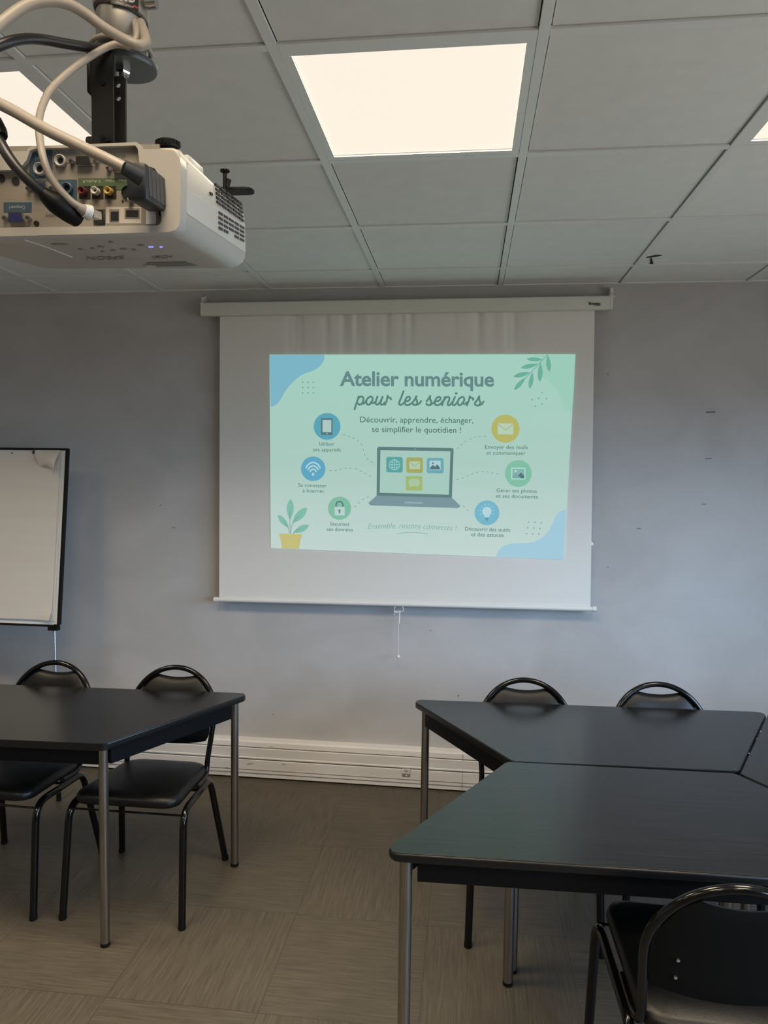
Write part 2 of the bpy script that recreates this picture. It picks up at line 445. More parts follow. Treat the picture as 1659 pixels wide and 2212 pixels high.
# scuffs on the painted wall
for (px, py, ww, hh, an) in ((1535, 890, 0.044, 0.007, 2), (1530, 990, 0.03, 0.004, 0), (1521, 1089, 0.02, 0.003, 0), (1380, 1141.5, 0.022, 0.004, 2), (1313, 808, 0.003, 0.012, 0), (375, 1140, 0.02, 0.003, 0), (347, 1092, 0.016, 0.003, 20), (1313, 1225, 0.006, 0.004, 0), (590, 1543, 0.006, 0.005, 0), (990, 1503, 0.008, 0.007, 40), (930, 1362, 0.012, 0.002, 5)):
    p = on_y(px, py, WY - 0.0008); MB().box(p, (ww, 0.0008, hh), Matrix.Rotation(R(-an), 3, 'Y'), bev=0.0002).build('scuff_mark', mat('wall_scuff', (0.13, 0.125, 0.12), 0.9), wall, smooth=False)

# ------------------------------------------------------------------ tables
TH = 0.74
def table(label, corner_long_start, rz, long_len=1.44, deg=60):
    """trapezoid: long side from the origin along +x, the short side at -y"""
    t = thing('trapezoid_table', label, 'table', (*corner_long_start, 0), rz, 'trapezoid meeting tables')
    D = 0.606; s = 0.36
    P = [(0, 0), (long_len, 0), (long_len - s, -D), (s, -D)]
    P = P[::-1]          # counter-clockwise
    ctr = Vector((long_len / 2, -D / 2))
    def inset(d):
        out = []
        n = 4
        for i in range(n):
            p0, p, p1 = Vector(P[i - 1]), Vector(P[i]), Vector(P[(i + 1) % n])
            e0 = (p - p0).normalized(); e1 = (p1 - p).normalized()
            n0 = Vector((-e0.y, e0.x)); n1 = Vector((-e1.y, e1.x))
            if n0.dot(ctr - p) < 0: n0 = -n0
            if n1.dot(ctr - p) < 0: n1 = -n1
            k = d / (1 + n0.dot(n1)); out.append(p + (n0 + n1) * k)
        return out
    outer = rounded(P, [0.028, 0.028, 0.03, 0.03], 6); inner = rounded(inset(0.003), [0.026] * 4, 6)
    MB().prism(inner, TH - 0.02, TH, bev=0.0006, seg=1).build('tabletop', M_top, t, angle=30)
    MB().prism(outer, TH - 0.025, TH - 0.0012, bev=0.006, seg=3).build('edge_band', M_edge, t, angle=30)
    ap, sl = inset(0.034), inset(0.022); fr = MB()
    for i in range(4):
        p, q = Vector(P[i]), Vector(P[(i + 1) % 4]); slant = abs(p.y - q.y) > 0.1
        src = sl if slant else ap
        a, b = Vector(src[i]), Vector(src[(i + 1) % 4]); d = (b - a).normalized()
        def cut(pt): return (0.066 if slant else 0.036) if pt.y == 0 else (0.022 if slant else 0.014)
        a, b = a + d * cut(p), b - d * cut(q)
        fr.box((*((a + b) / 2), TH - 0.055), ((b - a).length, 0.02, 0.058), Matrix.Rotation(math.atan2(d.y, d.x), 3, 'Z'), bev=0.001, seg=1)
    fr.build('apron_frame', M_frame, t, smooth=False)
    lp = inset(0.031)
    for i, q in enumerate(lp):
        acute = P[i][1] == 0
        top = TH - 0.026
        if acute: q = q + Vector((0.012 if P[i][0] == 0 else -0.012, -0.001))
        lg = MB().tube([(q[0], q[1], 0.010), (q[0], q[1], top)], 0.0162, 20).build('leg', M_steel, t)
        MB().lathe([(0.0140, 0), (0.0168, 0.002), (0.0168, 0.012), (0.0164, 0.014)], Matrix.Translation((q[0], q[1], 0)), 20).build('foot_cap', M_foot, lg)
    return t
rzL = R(2.6)
cornerL = Vector((-0.434, 1.270)) - Vector((math.cos(rzL), math.sin(rzL))) * 1.44
table('black trapezoid table at the left, in front of the flipchart, two chairs tucked behind it', cornerL, rzL)
table('black trapezoid table of the right group nearest the screen wall, two chairs behind it', Vector((0.235, 1.296)), R(2.55))
# near table of the right group: mirrored (short side towards the wall)
rzN = R(1.2)
cN = Vector((0.254, 0.092)) + Vector((math.cos(rzN), math.sin(rzN))) * 1.44
table('black trapezoid table of the right group nearest the camera, green screen glare on its top', cN, R(180) + rzN)
t3 = table('black trapezoid table mostly cut off by the right edge, joining the other two right tables', Vector((2.378, 1.385)), R(-118))
t3m = (Matrix.Translation((2.378, 1.385, 0)) @ Matrix.Rotation(R(-118), 4, 'Z')).inverted()
for px, py, r_ in ((1643, 1580, 0.0035), (1634.5, 1595.5, 0.0022), (1618, 1627, 0.0028), (1651, 1566, 0.0014)):
    q = t3m @ on_z(px, py, TH + 0.0002)
    MB().lathe([(r_, 0), (r_ * 0.7, 0.0005)], Matrix.Translation(q) @ Matrix.Scale(0.7, 4, (1, 0, 0)), 7).build('edge_chip', mat('pale_chip', (0.45, 0.46, 0.48), 0.8), t3)

# ------------------------------------------------------------------ chairs
def chair(label, loc, rz):
    t = thing('stacking_chair', label, 'chair', (*loc, 0), rz, 'black vinyl chairs with hoop backs')
    # seat cushion
    def sw(y): return 0.205 - (y + 0.225) * 0.055
    out = rounded([(-0.205, -0.225), (0.205, -0.225), (0.178, 0.205), (-0.178, 0.205)], [0.055, 0.055, 0.075, 0.075], 7)
    m = MB(); bm = m.bm
    lay = [(0.90, 0.000), (0.985, 0.004), (1.0, 0.014), (0.995, 0.026), (0.97, 0.036), (0.90, 0.0425), (0.7, 0.046), (0.35, 0.0475)]
    rings = []
    def zt(y): return 0.436 - (y + 0.225) * 0.075
    for sc, dz in lay:
        rings.append([bm.verts.new((p.x * sc, (p.y + 0.01) * sc - 0.01, zt((p.y + 0.01) * sc - 0.01) + dz)) for p in out])
    n = len(out)
    for A_, B_ in zip(rings, rings[1:]):
        for k in range(n): bm.faces.new((A_[k], A_[(k + 1) % n], B_[(k + 1) % n], B_[k]))
    bm.faces.new(rings[0][::-1]); bm.faces.new(rings[-1])
    m.build('seat', M_vinyl, t, angle=60)
    # backrest pad, held inside the hoop
    def hy(z): return 0.180 + (z - 0.46) * 0.30
    def pad(s, tt, side):
        zb, zt_ = 0.512, 0.780
        z = zb + (zt_ - zb) * tt
        hw = 0.172 if z < 0.632 else math.sqrt(max(0.172 ** 2 - (z - 0.632) ** 2, 0.0001))
        if tt < 0.12: hw -= 0.012 * (1 - tt / 0.12) ** 2
        x = s * hw
        z += (0.022 * (x / 0.165) ** 2) * (1 - tt) ** 2 + (0.013 * (x / 0.09) ** 2 - 0.004) * tt ** 6
        e = (1 - abs(s) ** 5) * (1 - abs(2 * tt - 1) ** 8)
        bow = 0.020 * (1 - (x / 0.17) ** 2)
        return (x, hy(z) + bow * 0.8 + (-0.003 - 0.017 * e if side < 0 else 0.003 + 0.006 * e), z)
    m = MB()
    N, Mv = 20, 18
    m.grid(lambda a, b: pad(a * 2 - 1, b, -1), N, Mv)
    bm = m.bm
    # close the rim
    def rim(fn, k):
        for i in range(k):
            a0, a1 = fn(i / k, -1), fn((i + 1) / k, -1); b0, b1 = fn(i / k, 1), fn((i + 1) / k, 1)
            m.poly([a0, a1, b1, b0])
    rim(lambda q, s: pad(q * 2 - 1, 0, s), N); rim(lambda q, s: pad(q * 2 - 1, 1, s), N)
    rim(lambda q, s: pad(-1, q, s), Mv); rim(lambda q, s: pad(1, q, s), Mv)
    bmesh.ops.remove_doubles(bm, verts=bm.verts[:], dist=0.0004)
    bk = m.build('backrest', M_vinyl, t, angle=60)
    MB().grid(lambda a, b: pad(a * 2 - 1, b, 1), N, Mv).build('back_shell', mat('matt_black_shell', (0.004, 0.004, 0.004), 0.7, 0, 0.12), bk, angle=60)
    for s in (-1, 1):
        for z in (0.575, 0.625):
            bl = MB().lathe([(0.001, 0.004), (0.004, 0.003), (0.005, 0.0)], Matrix.Translation((s * 0.12, hy(z) + 0.0185, z)) @ Matrix.Rotation(R(-90), 4, 'X'), 10)
            bl.build('back_bolt', M_bolt, bk)
    # hoop of the back, running down to the side rails
    pts = [(0.190, 0.02, 0.4165), (0.184, 0.12, 0.408), (0.178, 0.165, 0.418), (0.177, 0.183, 0.47), (0.184, hy(0.56), 0.56)]
    arc = [(0.188 * math.cos(a), hy(0.632 + 0.188 * math.sin(a)), 0.632 + 0.188 * math.sin(a)) for a in [math.pi * k / 16 for k in range(17)]]
    path = smooth_path(pts + arc + [(-x, y, z) for x, y, z in pts[::-1]], 4)
    MB().tube(path, 0.0112, 12).build('back_hoop', M_black, t, angle=80)
    # side frames: front leg, rail under the seat, rear leg
    for s in (-1, 1):
        rail_f, rail_r = Vector((s * 0.222, -0.196, 0.424)), Vector((s * 0.194, 0.160, 0.388))
        mid = rail_f * 0.5 + rail_r * 0.5
        fl = fillet([(s * 0.231, -0.236, 0.014), rail_f, mid], 0.07)
        rl = fillet([(s * 0.233, 0.237, 0.014), rail_r, mid], 0.05)
        a = MB().tube(fl, 0.0136, 12).build('leg', M_black, t, angle=80)
        MB().lathe([(0.0125, 0), (0.0143, 0.002), (0.0139, 0.018)], Matrix.Translation((s * 0.2313, -0.237, 0)), 14).build('foot_cap', M_foot, a)
        b = MB().tube(rl, 0.0136, 12).build('leg', M_black, t, angle=80)
        MB().lathe([(0.0125, 0), (0.0143, 0.002), (0.0139, 0.018)], Matrix.Translation((s * 0.2335, 0.2375, 0)), 14).build('foot_cap', M_foot, b)
    rd = MB().tube([(-0.222, -0.198, 0.408), (0.222, -0.198, 0.408)], 0.0042, 8)
    rd.tube([(-0.205, 0.02, 0.404), (0.205, 0.02, 0.404)], 0.006, 8)
    rd.build('cross_rod', M_black, t)
    return t
c_first = chair('black hoop-back chair behind the left table, the one fully in view at its slanted end', (-0.787, 1.036), R(0.5))
def put(label, loc, rz):
    c = copy_tree(c_first); c.location = (*loc, 0); c.rotation_euler = (0, 0, rz); c['label'] = label; return c
put('black hoop-back chair behind the left table, directly below the flipchart', (-1.347, 1.022), R(-1.5))
put('black hoop-back chair behind the far right table, nearer its slanted end', (0.716, 1.087), R(1.0))
put('black hoop-back chair behind the far right table, nearer the photo edge', (1.262, 1.115), R(1.0))
put('black hoop-back chair nearest the camera, seen from behind at the near right table', (1.062, 0.196), R(178.4))

# ------------------------------------------------------------------ projection screen on the wall
SY = WY - 0.060      # plane of the hanging cloth
ps = thing('projection_screen', 'white pull-down projection screen hanging on the grey wall, showing a green slide', 'projection screen', (0.1, SY, 2.52))
ox, oy, oz = 0.1, SY, 2.52
def loc(p): return Vector((p[0] - ox, p[1] - oy, p[2] - oz))
xa, xb = -0.944, 1.132
za, zb_ = 2.5215, 2.527
m = MB()
cp = rounded([(-0.038, -0.029), (0.036, -0.036), (0.036, 0.034), (-0.038, 0.034)], [0.008, 0.014, 0.010, 0.006], 4)
bm = m.bm
A_ = [bm.verts.new(loc((xa, SY - p.x + 0.0, za + p.y))) for p in cp]; B_ = [bm.verts.new(loc((xb, SY - p.x, zb_ + p.y))) for p in cp]
n = len(cp)
for k in range(n): bm.faces.new((A_[k], A_[(k + 1) % n], B_[(k + 1) % n], B_[k]))
bm.faces.new(A_); bm.faces.new(B_[::-1])
m.build('case', M_case, ps, angle=40)
for (x, z, s) in ((xa, za, -1), (xb, zb_, 1)):
    ec = MB()
    ec.prism([Vector((-p.y, p.x)) * 1.04 for p in cp], 0, 0.008, Matrix(((0, 0, s, x - ox), (0, -1, 0, 0), (-1, 0, 0, z - oz), (0, 0, 0, 1))), bev=0.001, seg=1)
    e = ec.build('end_cap', M_case, ps, angle=30)
    br = MB()
    bx = x - ox + s * 0.012
    br.box((bx, 0.030, z - oz + 0.028), (0.014, 0.056, 0.085 if s < 0 else 0.10), bev=0.001, seg=1)
    br.box((bx, 0.052, z - oz + 0.066), (0.009, 0.010, 0.052))
    br.box((bx + s * 0.010, 0.020, z - oz + 0.040), (0.024, 0.012, 0.004))
    bo = br.build('wall_bracket', M_white, ps, smooth=False)
    hm = MB()
    for dz in (0.088, 0.074, 0.052, 0.02, -0.008):
        hm.lathe([(0.0022, 0), (0.0022, 0.001)], Matrix.Translation((bx + 0.001, 0.0465 if dz > 0.06 else 0.0015, z - oz + dz)) @ Matrix.Rotation(R(90), 4, 'X'), 8)
    hm.build('screw_hole', M_dark, bo, smooth=False)
# cloth with soft pleats near the top
TLc, TRc, BLc, BRc = on_y(475, 684, SY), on_y(1284.5, 669, SY), on_y(473.5, 1293, SY), on_y(1275.5, 1312, SY)
pk = [(random.uniform(0.18, 0.86), random.uniform(0.005, 0.014), random.uniform(0.5, 1.2), random.uniform(0.07, 0.2)) for _ in range(34)]
def clothpt(a, b):
    p = (TLc * (1 - a) + TRc * a) * (1 - b) + (BLc * (1 - a) + BRc * a) * b
    dy = 0
    for (u, wd, am, dep) in pk:
        dd = (a - u) / wd
        if abs(dd) < 3: dy += am * math.exp(-dd * dd) * math.exp(-(b / dep) ** 1.5)
    edge = min(1, a / 0.12, (1 - a) / 0.12)
    return loc((p.x, SY + dy * 0.0055 * max(edge, 0) , p.z))
MB().grid(clothpt, 220, 60).build('cloth', M_cloth, ps, angle=80)
be = MB()
for s in (0, 1):
    pass
a, b = on_y(469, 1295, SY) , on_y(1281, 1315.5, SY)
MB().tube([loc(a), loc(b)], 0.0125, 16).build('bottom_bar', M_white, ps)
ends = MB()
dd = (b - a).normalized()
ends.cyl(loc(a - dd * 0.016), loc(a + dd * 0.004), 0.0145, 14); ends.build('bar_end_cap', M_white, ps); ends = MB(); ends.cyl(loc(b - dd * 0.004), loc(b + dd * 0.016), 0.0145, 14)
ends.build('bar_end_cap', M_white, ps)
# pull handle and cord
h = [on_y(x, y, SY - 0.004) for x, y in ((854, 1308), (868.5, 1308), (873, 1320.5), (851, 1320.5))]
hp = fillet([(h[0] + h[1]) / 2] + h[1:] + h[:1] + [(h[0] + h[1]) / 2], 0.008, 5)
MB().tube([loc(p) for p in hp], 0.0021, 8).build('pull_handle', M_white, ps)
cord = [on_y(862, 1320, SY - 0.004), on_y(861, 1350, SY - 0.004), on_y(860.3, 1414, SY - 0.004)]
cd = MB().tube([loc(p) for p in cord], 0.0018, 8)
cd.tube([loc(on_y(863.5, 1319, SY - 0.004)), loc(on_y(861.5, 1347, SY - 0.004))], 0.0042, 8)
cd.tube([loc(p) for p in smooth_path([on_y(851, 1319, SY - 0.006), on_y(854, 1322, SY - 0.008), on_y(859, 1323, SY - 0.006), on_y(861, 1319, SY - 0.006)], 5)], 0.0026, 8)
cd.tube([loc(on_y(851.5, 1321, SY - 0.006)), loc(on_y(852.8, 1328, SY - 0.004))], 0.0022, 8)
co = cd.build('pull_cord', M_white, ps)
bp_ = on_y(860.3, 1418.5, SY - 0.004)
m = MB(); bmesh.ops.create_uvsphere(m.bm, u_segments=20, v_segments=12, radius=0.0105, matrix=Matrix.Translation(loc(bp_)))
m.build('cord_ball', M_white, co)
# ------------------------------------------------------------------ the projected slide (lit picture on the cloth)
def glow(name, rgb, es=0.90, base=0.10):
    c = lin(rgb)
    return mat('slide_' + name, tuple(v * base for v in c), 0.9, 0, 0.1, emit=c, es=es)
SLY = SY - 0.0045
layer = [0]
def sp_(px, py, k):
    return loc(on_y(px, py, SLY - 0.00035 * k))
def flat(mb, pts, k): mb.poly([sp_(x, y, k) for x, y in pts]); return mb
def disc(mb, cx, cy, r, k, n=40, ry=None):
    ry = ry or r
    return flat(mb, [(cx + r * math.cos(2 * math.pi * i / n), cy + ry * math.sin(2 * math.pi * i / n)) for i in range(n)], k)
def rrect(mb, x0, y0, x1, y1, r, k, skew=0.0):
    pts = rounded([(x0, y0), (x1, y0 + skew), (x1, y1 + skew), (x0, y1)], r, 5)
    return flat(mb, [(p.x, p.y) for p in pts], k)
def ribbon(mb, pts, wd, k, sub=8, caps=True):
    P = smooth_path([(x, y, 0) for x, y in pts], sub) if len(pts) > 2 else [Vector((x, y, 0)) for x, y in pts]
    L_, R_ = [], []
    for i, p in enumerate(P):
        t = P[min(i + 1, len(P) - 1)] - P[max(i - 1, 0)]
        s = Vector((-t.y, t.x, 0)).normalized() * wd / 2
        L_.append(p + s); R_.append(p - s)
    for i in range(len(P) - 1):
        flat(mb, [(v.x, v.y) for v in (L_[i], L_[i + 1], R_[i + 1], R_[i])], k)
    if caps:
        disc(mb, P[0].x, P[0].y, wd / 2, k, 14); disc(mb, P[-1].x, P[-1].y, wd / 2, k, 14)
    return mb
def text_mesh(s, offset=0.0, shear=0.0, space=1.0):
    c = bpy.data.curves.new('lettering', 'FONT'); c.body = s; c.offset = offset; c.shear = shear; c.space_character = space
    c.resolution_u = 4
    o = bpy.data.objects.new('lettering', c); COL.objects.link(o)
    dg = bpy.context.evaluated_depsgraph_get(); dg.update()
    me = bpy.data.meshes.new_from_object(o.evaluated_get(dg))
    bpy.data.objects.remove(o); bpy.data.curves.remove(c)
    vs_ = [v.co.copy() for v in me.vertices]; fs = [list(p.vertices) for p in me.polygons]
    bpy.data.meshes.remove(me)
    return vs_, fs
_v, _ = text_mesh('H'); CAPH = max(v.y for v in _v)
def put_text(mb, s, x0, x1, y0, y1, cap, k, offset=0.0, shear=0.0, space=1.0, sag=0.0, fn=None, kx=None):
    """lettering between x0 and x1 on a baseline y0..y1 with capitals of height cap (photo measures)"""
    vs_, fs = text_mesh(s, offset, shear, space)
    a = min(v.x for v in vs_); b = max(v.x for v in vs_)
    B = []
    for v in vs_:
        t = (v.x - a) / (b - a)
        x = x0 + (x1 - x0) * t; y = y0 + (y1 - y0) * t - sag * math.sin(math.pi * t) - v.y * cap / CAPH
        B.append(mb.bm.verts.new(fn(x, y) if fn else sp_(x, y, k)))
    for f in fs:
        try: mb.bm.faces.new([B[i] for i in f])
        except ValueError: pass
    return mb
def c3(x, y): return (540 + x / 4.3658, 740 + y / 4.3658)
def c4(x, y): return (900 + x / 3.95, 740 + y / 3.95)

# background: a picture lighter and whiter towards its foot
mb_bg = bpy.data.materials.new('slide_background'); mb_bg.use_nodes = True
N, L, b = mb_bg.node_tree.nodes, mb_bg.node_tree.links, mb_bg.node_tree.nodes['Principled BSDF']
t = N.new('ShaderNodeTexCoord'); s_ = N.new('ShaderNodeSeparateXYZ'); r_ = N.new('ShaderNodeValToRGB')
L.new(t.outputs['Generated'], s_.inputs[0]); L.new(s_.outputs['Z'], r_.inputs[0]); L.new(r_.outputs[0], b.inputs['Emission Color'])
r_.color_ramp.elements[0].position = 0.0; r_.color_ramp.elements[0].color = (*lin((193, 212, 207)), 1)
r_.color_ramp.elements[1].position = 1.0; r_.color_ramp.elements[1].color = (*lin((164, 210, 195)), 1)
e = r_.color_ramp.elements.new(0.45); e.color = (*lin((171, 204, 193)), 1)
b.inputs['Emission Strength'].default_value = 0.92; b.inputs['Base Color'].default_value = (0.06, 0.07, 0.065, 1); b.inputs['Roughness'].default_value = 0.9
m = MB(); flat(m, [(582, 766), (1243, 765), (1218, 1209), (585, 1184)], 0)
img = m.build('projected_image', mb_bg, ps, smooth=False)
img['label'] = 'glowing green slide of a digital workshop for seniors'
def slide_part(name, mb, material): return mb.build(name, material, img, smooth=False)

m = MB(); flat(m, [c3(x, y) for x, y in ((185, 115), (703, 115), (702, 150), (690, 182), (670, 210), (640, 240), (610, 258), (565, 276), (520, 290), (480, 312), (440, 340), (405, 373), (370, 410), (342, 445), (320, 480), (300, 518), (280, 550), (262, 572), (240, 590), (218, 601), (195, 605))], 1)
slide_part('blue_wave', m, glow('blue_wave', (128, 186, 204)))
m = MB(); flat(m, [c4(x, y) for x, y in ((678, 1826), (684, 1802), (695, 1780), (715, 1757), (740, 1738), (775, 1723), (810, 1715), (900, 1712), (960, 1708), (1000, 1700), (1048, 1680), (1090, 1650), (1118, 1617), (1140, 1580), (1160, 1538), (1175, 1500), (1192, 1470), (1215, 1448), (1243, 1432), (1275, 1425), (1255, 1852))], 1)
slide_part('pale_blue_wave', m, glow('pale_blue', (164, 203, 219)))
m = MB(); flat(m, [c4(x, y) for x, y in ((1000, 100), (1005, 160), (1022, 220), (1055, 280), (1100, 318), (1150, 350), (1185, 385), (1210, 430), (1232, 482), (1250, 530), (1278, 572), (1326, 602), (1340, 400), (1353, 101))], 1)
slide_part('pale_green_wave', m, glow('green_wave', (160, 209, 190)))
# dots
m = MB()
for y in (375, 425, 475):
    for x in (497, 548, 598): disc(m, *c3(x, y), 1.5, 1, 12)
slide_part('dot_pattern', m, glow('dot', (104, 158, 150)))
m = MB()
for x, y in ((1071, 428), (986, 488), (1040, 476), (1107, 478), (1070, 524), (1012, 543)): disc(m, *c4(x, y), 2.0, 2, 12)
slide_part('dot_pattern', m, glow('dot2', (122, 186, 164)))
m = MB()
for x, y in ((957, 1532), (1010, 1534), (1063, 1537), (948, 1580), (1000, 1583), (1052, 1586), (938, 1630), (990, 1632), (1043, 1635)): disc(m, *c4(x, y), 1.8, 2, 12)
slide_part('dot_pattern', m, glow('dot3', (140, 172, 186)))
def leaf(m, a, b, wr, k):
    a, b = Vector(a), Vector(b); d = b - a; s = Vector((-d.y, d.x)) * wr / 2
    prof = [(0, 0), (0.1, 0.28), (0.25, 0.68), (0.45, 0.97), (0.62, 1.0), (0.78, 0.82), (0.9, 0.5), (0.97, 0.22), (1, 0)]
    pts = [a + d * t + s * w_ for t, w_ in prof] + [a + d * t - s * w_ for t, w_ in prof[-2:0:-1]]
    flat(m, [(p.x, p.y) for p in pts], k)
m = MB()
ribbon(m, [c4(1117, 100), c4(1050, 175), c4(965, 265), c4(880, 355)], 1.6, 2, caps=False)
for a, b in (((1075, 147), (940, 140)), ((1035, 184), (890, 216)), ((970, 256), (827, 290)), ((930, 298), (832, 405)), ((1118, 103), (1132, 250)), ((1058, 172), (1050, 335)), ((990, 252), (965, 393))):
    leaf(m, c4(*a), c4(*b), 0.26, 2)
slide_part('leaf_branch', m, glow('branch', (112, 178, 158)))
# heading
m = put_text(MB(), 'Atelier numérique', 734, 1067.3, 832.8, 834.2, 30, 2, offset=0.024, space=0.98)
slide_part('heading_text', m, glow('heading', (104, 140, 140)))
def q3(*p): return [(755 + x / 11.06, 835 + y / 11.06) for x, y in p]
def q4(*p): return [(905 + x / 11.06, 835 + y / 11.06) for x, y in p]
m = MB(); sw_ = 4.1
for st in (q3((120, 545), (170, 390), (220, 235)), q3((190, 330), (235, 258), (290, 237), (332, 275), (322, 350), (283, 415), (235, 432), (195, 400)), q3((285, 415), (345, 400), (400, 335)),
           q3((500, 237), (435, 280), (400, 355), (415, 415), (460, 433), (522, 385), (552, 300), (535, 250), (500, 237)), q3((510, 375), (560, 396), (625, 365)),
           q3((668, 240), (640, 320), (622, 385), (645, 430), (695, 415), (745, 345), (790, 245)), q3((790, 245), (745, 375), (755, 428), (800, 428), (845, 380)),
           q3((848, 437), (890, 330), (908, 220)), q3((908, 222), (930, 262), (978, 270), (992, 308)),
           q3((1290, 112), (1240, 250), (1190, 372), (1186, 418), (1220, 440), (1272, 415), (1335, 355)),
           q3((1335, 358), (1402, 342), (1446, 292), (1430, 248), (1380, 252), (1336, 315), (1320, 392), (1352, 440), (1420, 438), (1490, 395)),
           q3((1490, 400), (1555, 315), (1597, 232)), q3((1597, 232), (1590, 290), (1614, 350), (1605, 420), (1555, 442), (1498, 405)), q3((1590, 440), (1660, 410), (1714, 348)),
           q4((185, 355), (235, 280), (270, 227)), q4((262, 230), (265, 290), (287, 350), (288, 412), (250, 444), (200, 440), (178, 408)), q4((270, 440), (340, 395), (390, 345)),
           q4((390, 355), (460, 345), (513, 300), (505, 255), (460, 250), (412, 290), (378, 370), (392, 432), (450, 447), (515, 415), (570, 350)),
           q4((552, 448), (590, 335), (620, 248)), q4((580, 350), (640, 270), (690, 248), (728, 275), (712, 345), (684, 405), (702, 446), (752, 430), (800, 365)),
           q4((860, 248), (820, 340), (800, 395), (815, 444), (862, 436), (915, 375)),
           q4((1030, 247), (965, 285), (927, 362), (940, 428), (985, 445), (1050, 390), (1083, 310), (1065, 258), (1030, 247)), q4((1035, 390), (1090, 418), (1145, 380)),
           q4((1145, 450), (1190, 335), (1215, 232)), q4((1215, 235), (1240, 270), (1285, 276), (1296, 318)),
           q4((1440, 232), (1400, 310), (1342, 388), (1345, 432), (1400, 455), (1455, 428), (1464, 375), (1442, 310), (1440, 240)), q4((1420, 453), (1500, 420), (1545, 357))):
    ribbon(m, st, sw_, 2, 6)
disc(m, *q4((890, 163))[0], 2.8, 2, 20)
slide_part('script_text', m, glow('script', (92, 136, 126)))
m = MB()
put_text(m, 'Découvrir, apprendre, échanger,', 778, 1022.5, 912, 914.2, 12.2, 2, 0.003)
put_text(m, 'se simplifier le quotidien !', 803.5, 995.7, 933, 935.2, 12.2, 2, 0.003)
slide_part('subtitle_text', m, glow('subtitle', (74, 120, 110)))
# captions
cg = glow('caption', (84, 126, 118))
def caption(lines):
    m = MB()
    for s, x0, x1, y0, y1, cp_ in lines: put_text(m, s, x0, x1, y0, y1, cp_, 2, 0.002)
    return slide_part('caption_text', m, cg)
caption([('Utiliser', 689.6, 722.5, 962.4, 962.8, 7.7), ('ses appareils', 676.5, 736.3, 974.8, 975.4, 7.7)])
caption([('Se connecter', 644.2, 705.4, 1051.4, 1053, 7.5), ('à Internet', 653.8, 699.9, 1063.6, 1064.4, 7.5)])
caption([('Sécuriser', 712.9, 755.8, 1135, 1136, 7.4), ('ses données', 706, 762.2, 1146.6, 1147.8, 7.4)])
caption([('Envoyer des mails', 1047.6, 1140, 969.4, 970.2, 8.2), ('et communiquer', 1051, 1135.4, 982, 982.8, 8.2)])
caption([('Gérer ses photos', 1072.7, 1159.5, 1063, 1064.8, 8), ('et ses documents', 1071.4, 1162, 1075, 1077, 8)])
caption([('Découvrir des outils', 1004.6, 1101.8, 1146, 1148.6, 8), ('et des astuces', 1018, 1088, 1158, 1160, 8)])
# dashed connectors
def dashes(pts, dash=4.6, gapd=5.8):
    P = smooth_path([(x, y, 0) for x, y in pts], 24); m = MB(); d = 0; seg = [P[0]]; on = True
    for a, b in zip(P, P[1:]):
        d += (b - a).length; seg.append(b)
        if d > (dash if on else gapd):
            if on: ribbon(m, [(seg[0].x, seg[0].y), (seg[-1].x, seg[-1].y)], 1.1, 2, caps=False)
            on = not on; d = 0; seg = [b]
    return m
dg_ = glow('dash', (112, 156, 148))
for pts in ([c3(*p) for p in ((875, 868), (975, 900), (1050, 960), (1080, 1050), (1120, 1110), (1168, 1138))], [c3(*p) for p in ((748, 1207), (800, 1208), (900, 1186), (1000, 1190), (1080, 1230), (1165, 1276))],
            [c3(*p) for p in ((985, 1556), (1050, 1490), (1100, 1462), (1165, 1446))], [c4(*p) for p in ((345, 908), (400, 858), (450, 825), (520, 804), (612, 798))],
            [c4(*p) for p in ((340, 1170), (420, 1145), (500, 1110), (580, 1100), (640, 1112), (718, 1125))], [c4(*p) for p in ((395, 1393), (430, 1425), (468, 1462))]):
    slide_part('dashed_line', dashes(pts), dg_)
# round icons
pale = glow('pale', (186, 214, 208)); steel_ = glow('slate', (88, 122, 126))
def part_in(name, mbs):
    """one icon = one mesh with its colours as material slots"""
    mats = []; big = bmesh.new()
    for mb, mt in mbs:
        i = len(mats); mats.append(mt)
        for f in mb.bm.faces: f.material_index = i
        me = bpy.data.meshes.new('tmp'); mb.bm.to_mesh(me); mb.bm.free(); big.from_mesh(me); bpy.data.meshes.remove(me)
    o = MB(); o.bm.free(); o.bm = big
    return o.build(name, mats, img, smooth=False)
a = disc(MB(), 706.5, 921, 28.9, 1); b = rrect(MB(), *c3(670, 713), *c3(779, 871), 2, 2); c = rrect(MB(), *c3(684, 729), *c3(767, 846), 0.5, 3); disc(c, *c3(726, 859), 1.4, 3, 14)
part_in('tablet_icon', [(a, glow('tablet_disc', (94, 168, 186))), (b, steel_), (c, glow('tablet_screen', (178, 206, 200)))])
a = disc(MB(), 676.5, 1012.6, 26.4, 1); b = MB()
for rr in (12, 20.5, 29): ribbon(b, [(676.3 + rr * 0.62 * math.sin(q) * 1.0, 1024 - rr * 0.86 * math.cos(q)) for q in [R(-58 + 116 * i / 10) for i in range(11)]], 3.1, 2, 3)
disc(b, *c3(595, 1242), 3.1, 2, 18)
part_in('wifi_icon', [(a, glow('wifi_disc', (98, 170, 198))), (b, glow('wifi', (180, 216, 222)))])
a = disc(MB(), 733.5, 1097.8, 25, 1); b = ribbon(MB(), [c3(x, y) for x, y in ((813, 1550), (813, 1525), (825, 1505), (845, 1499), (865, 1507), (876, 1527), (876, 1550))], 2.9, 2, 5, False)
c = rrect(MB(), *c3(798, 1548), *c3(893, 1630), 1, 3); d = disc(MB(), *c3(844, 1584), 2.5, 4, 18); flat(d, [c3(840, 1588), c3(849, 1588), c3(852, 1608), c3(837, 1608)], 4)
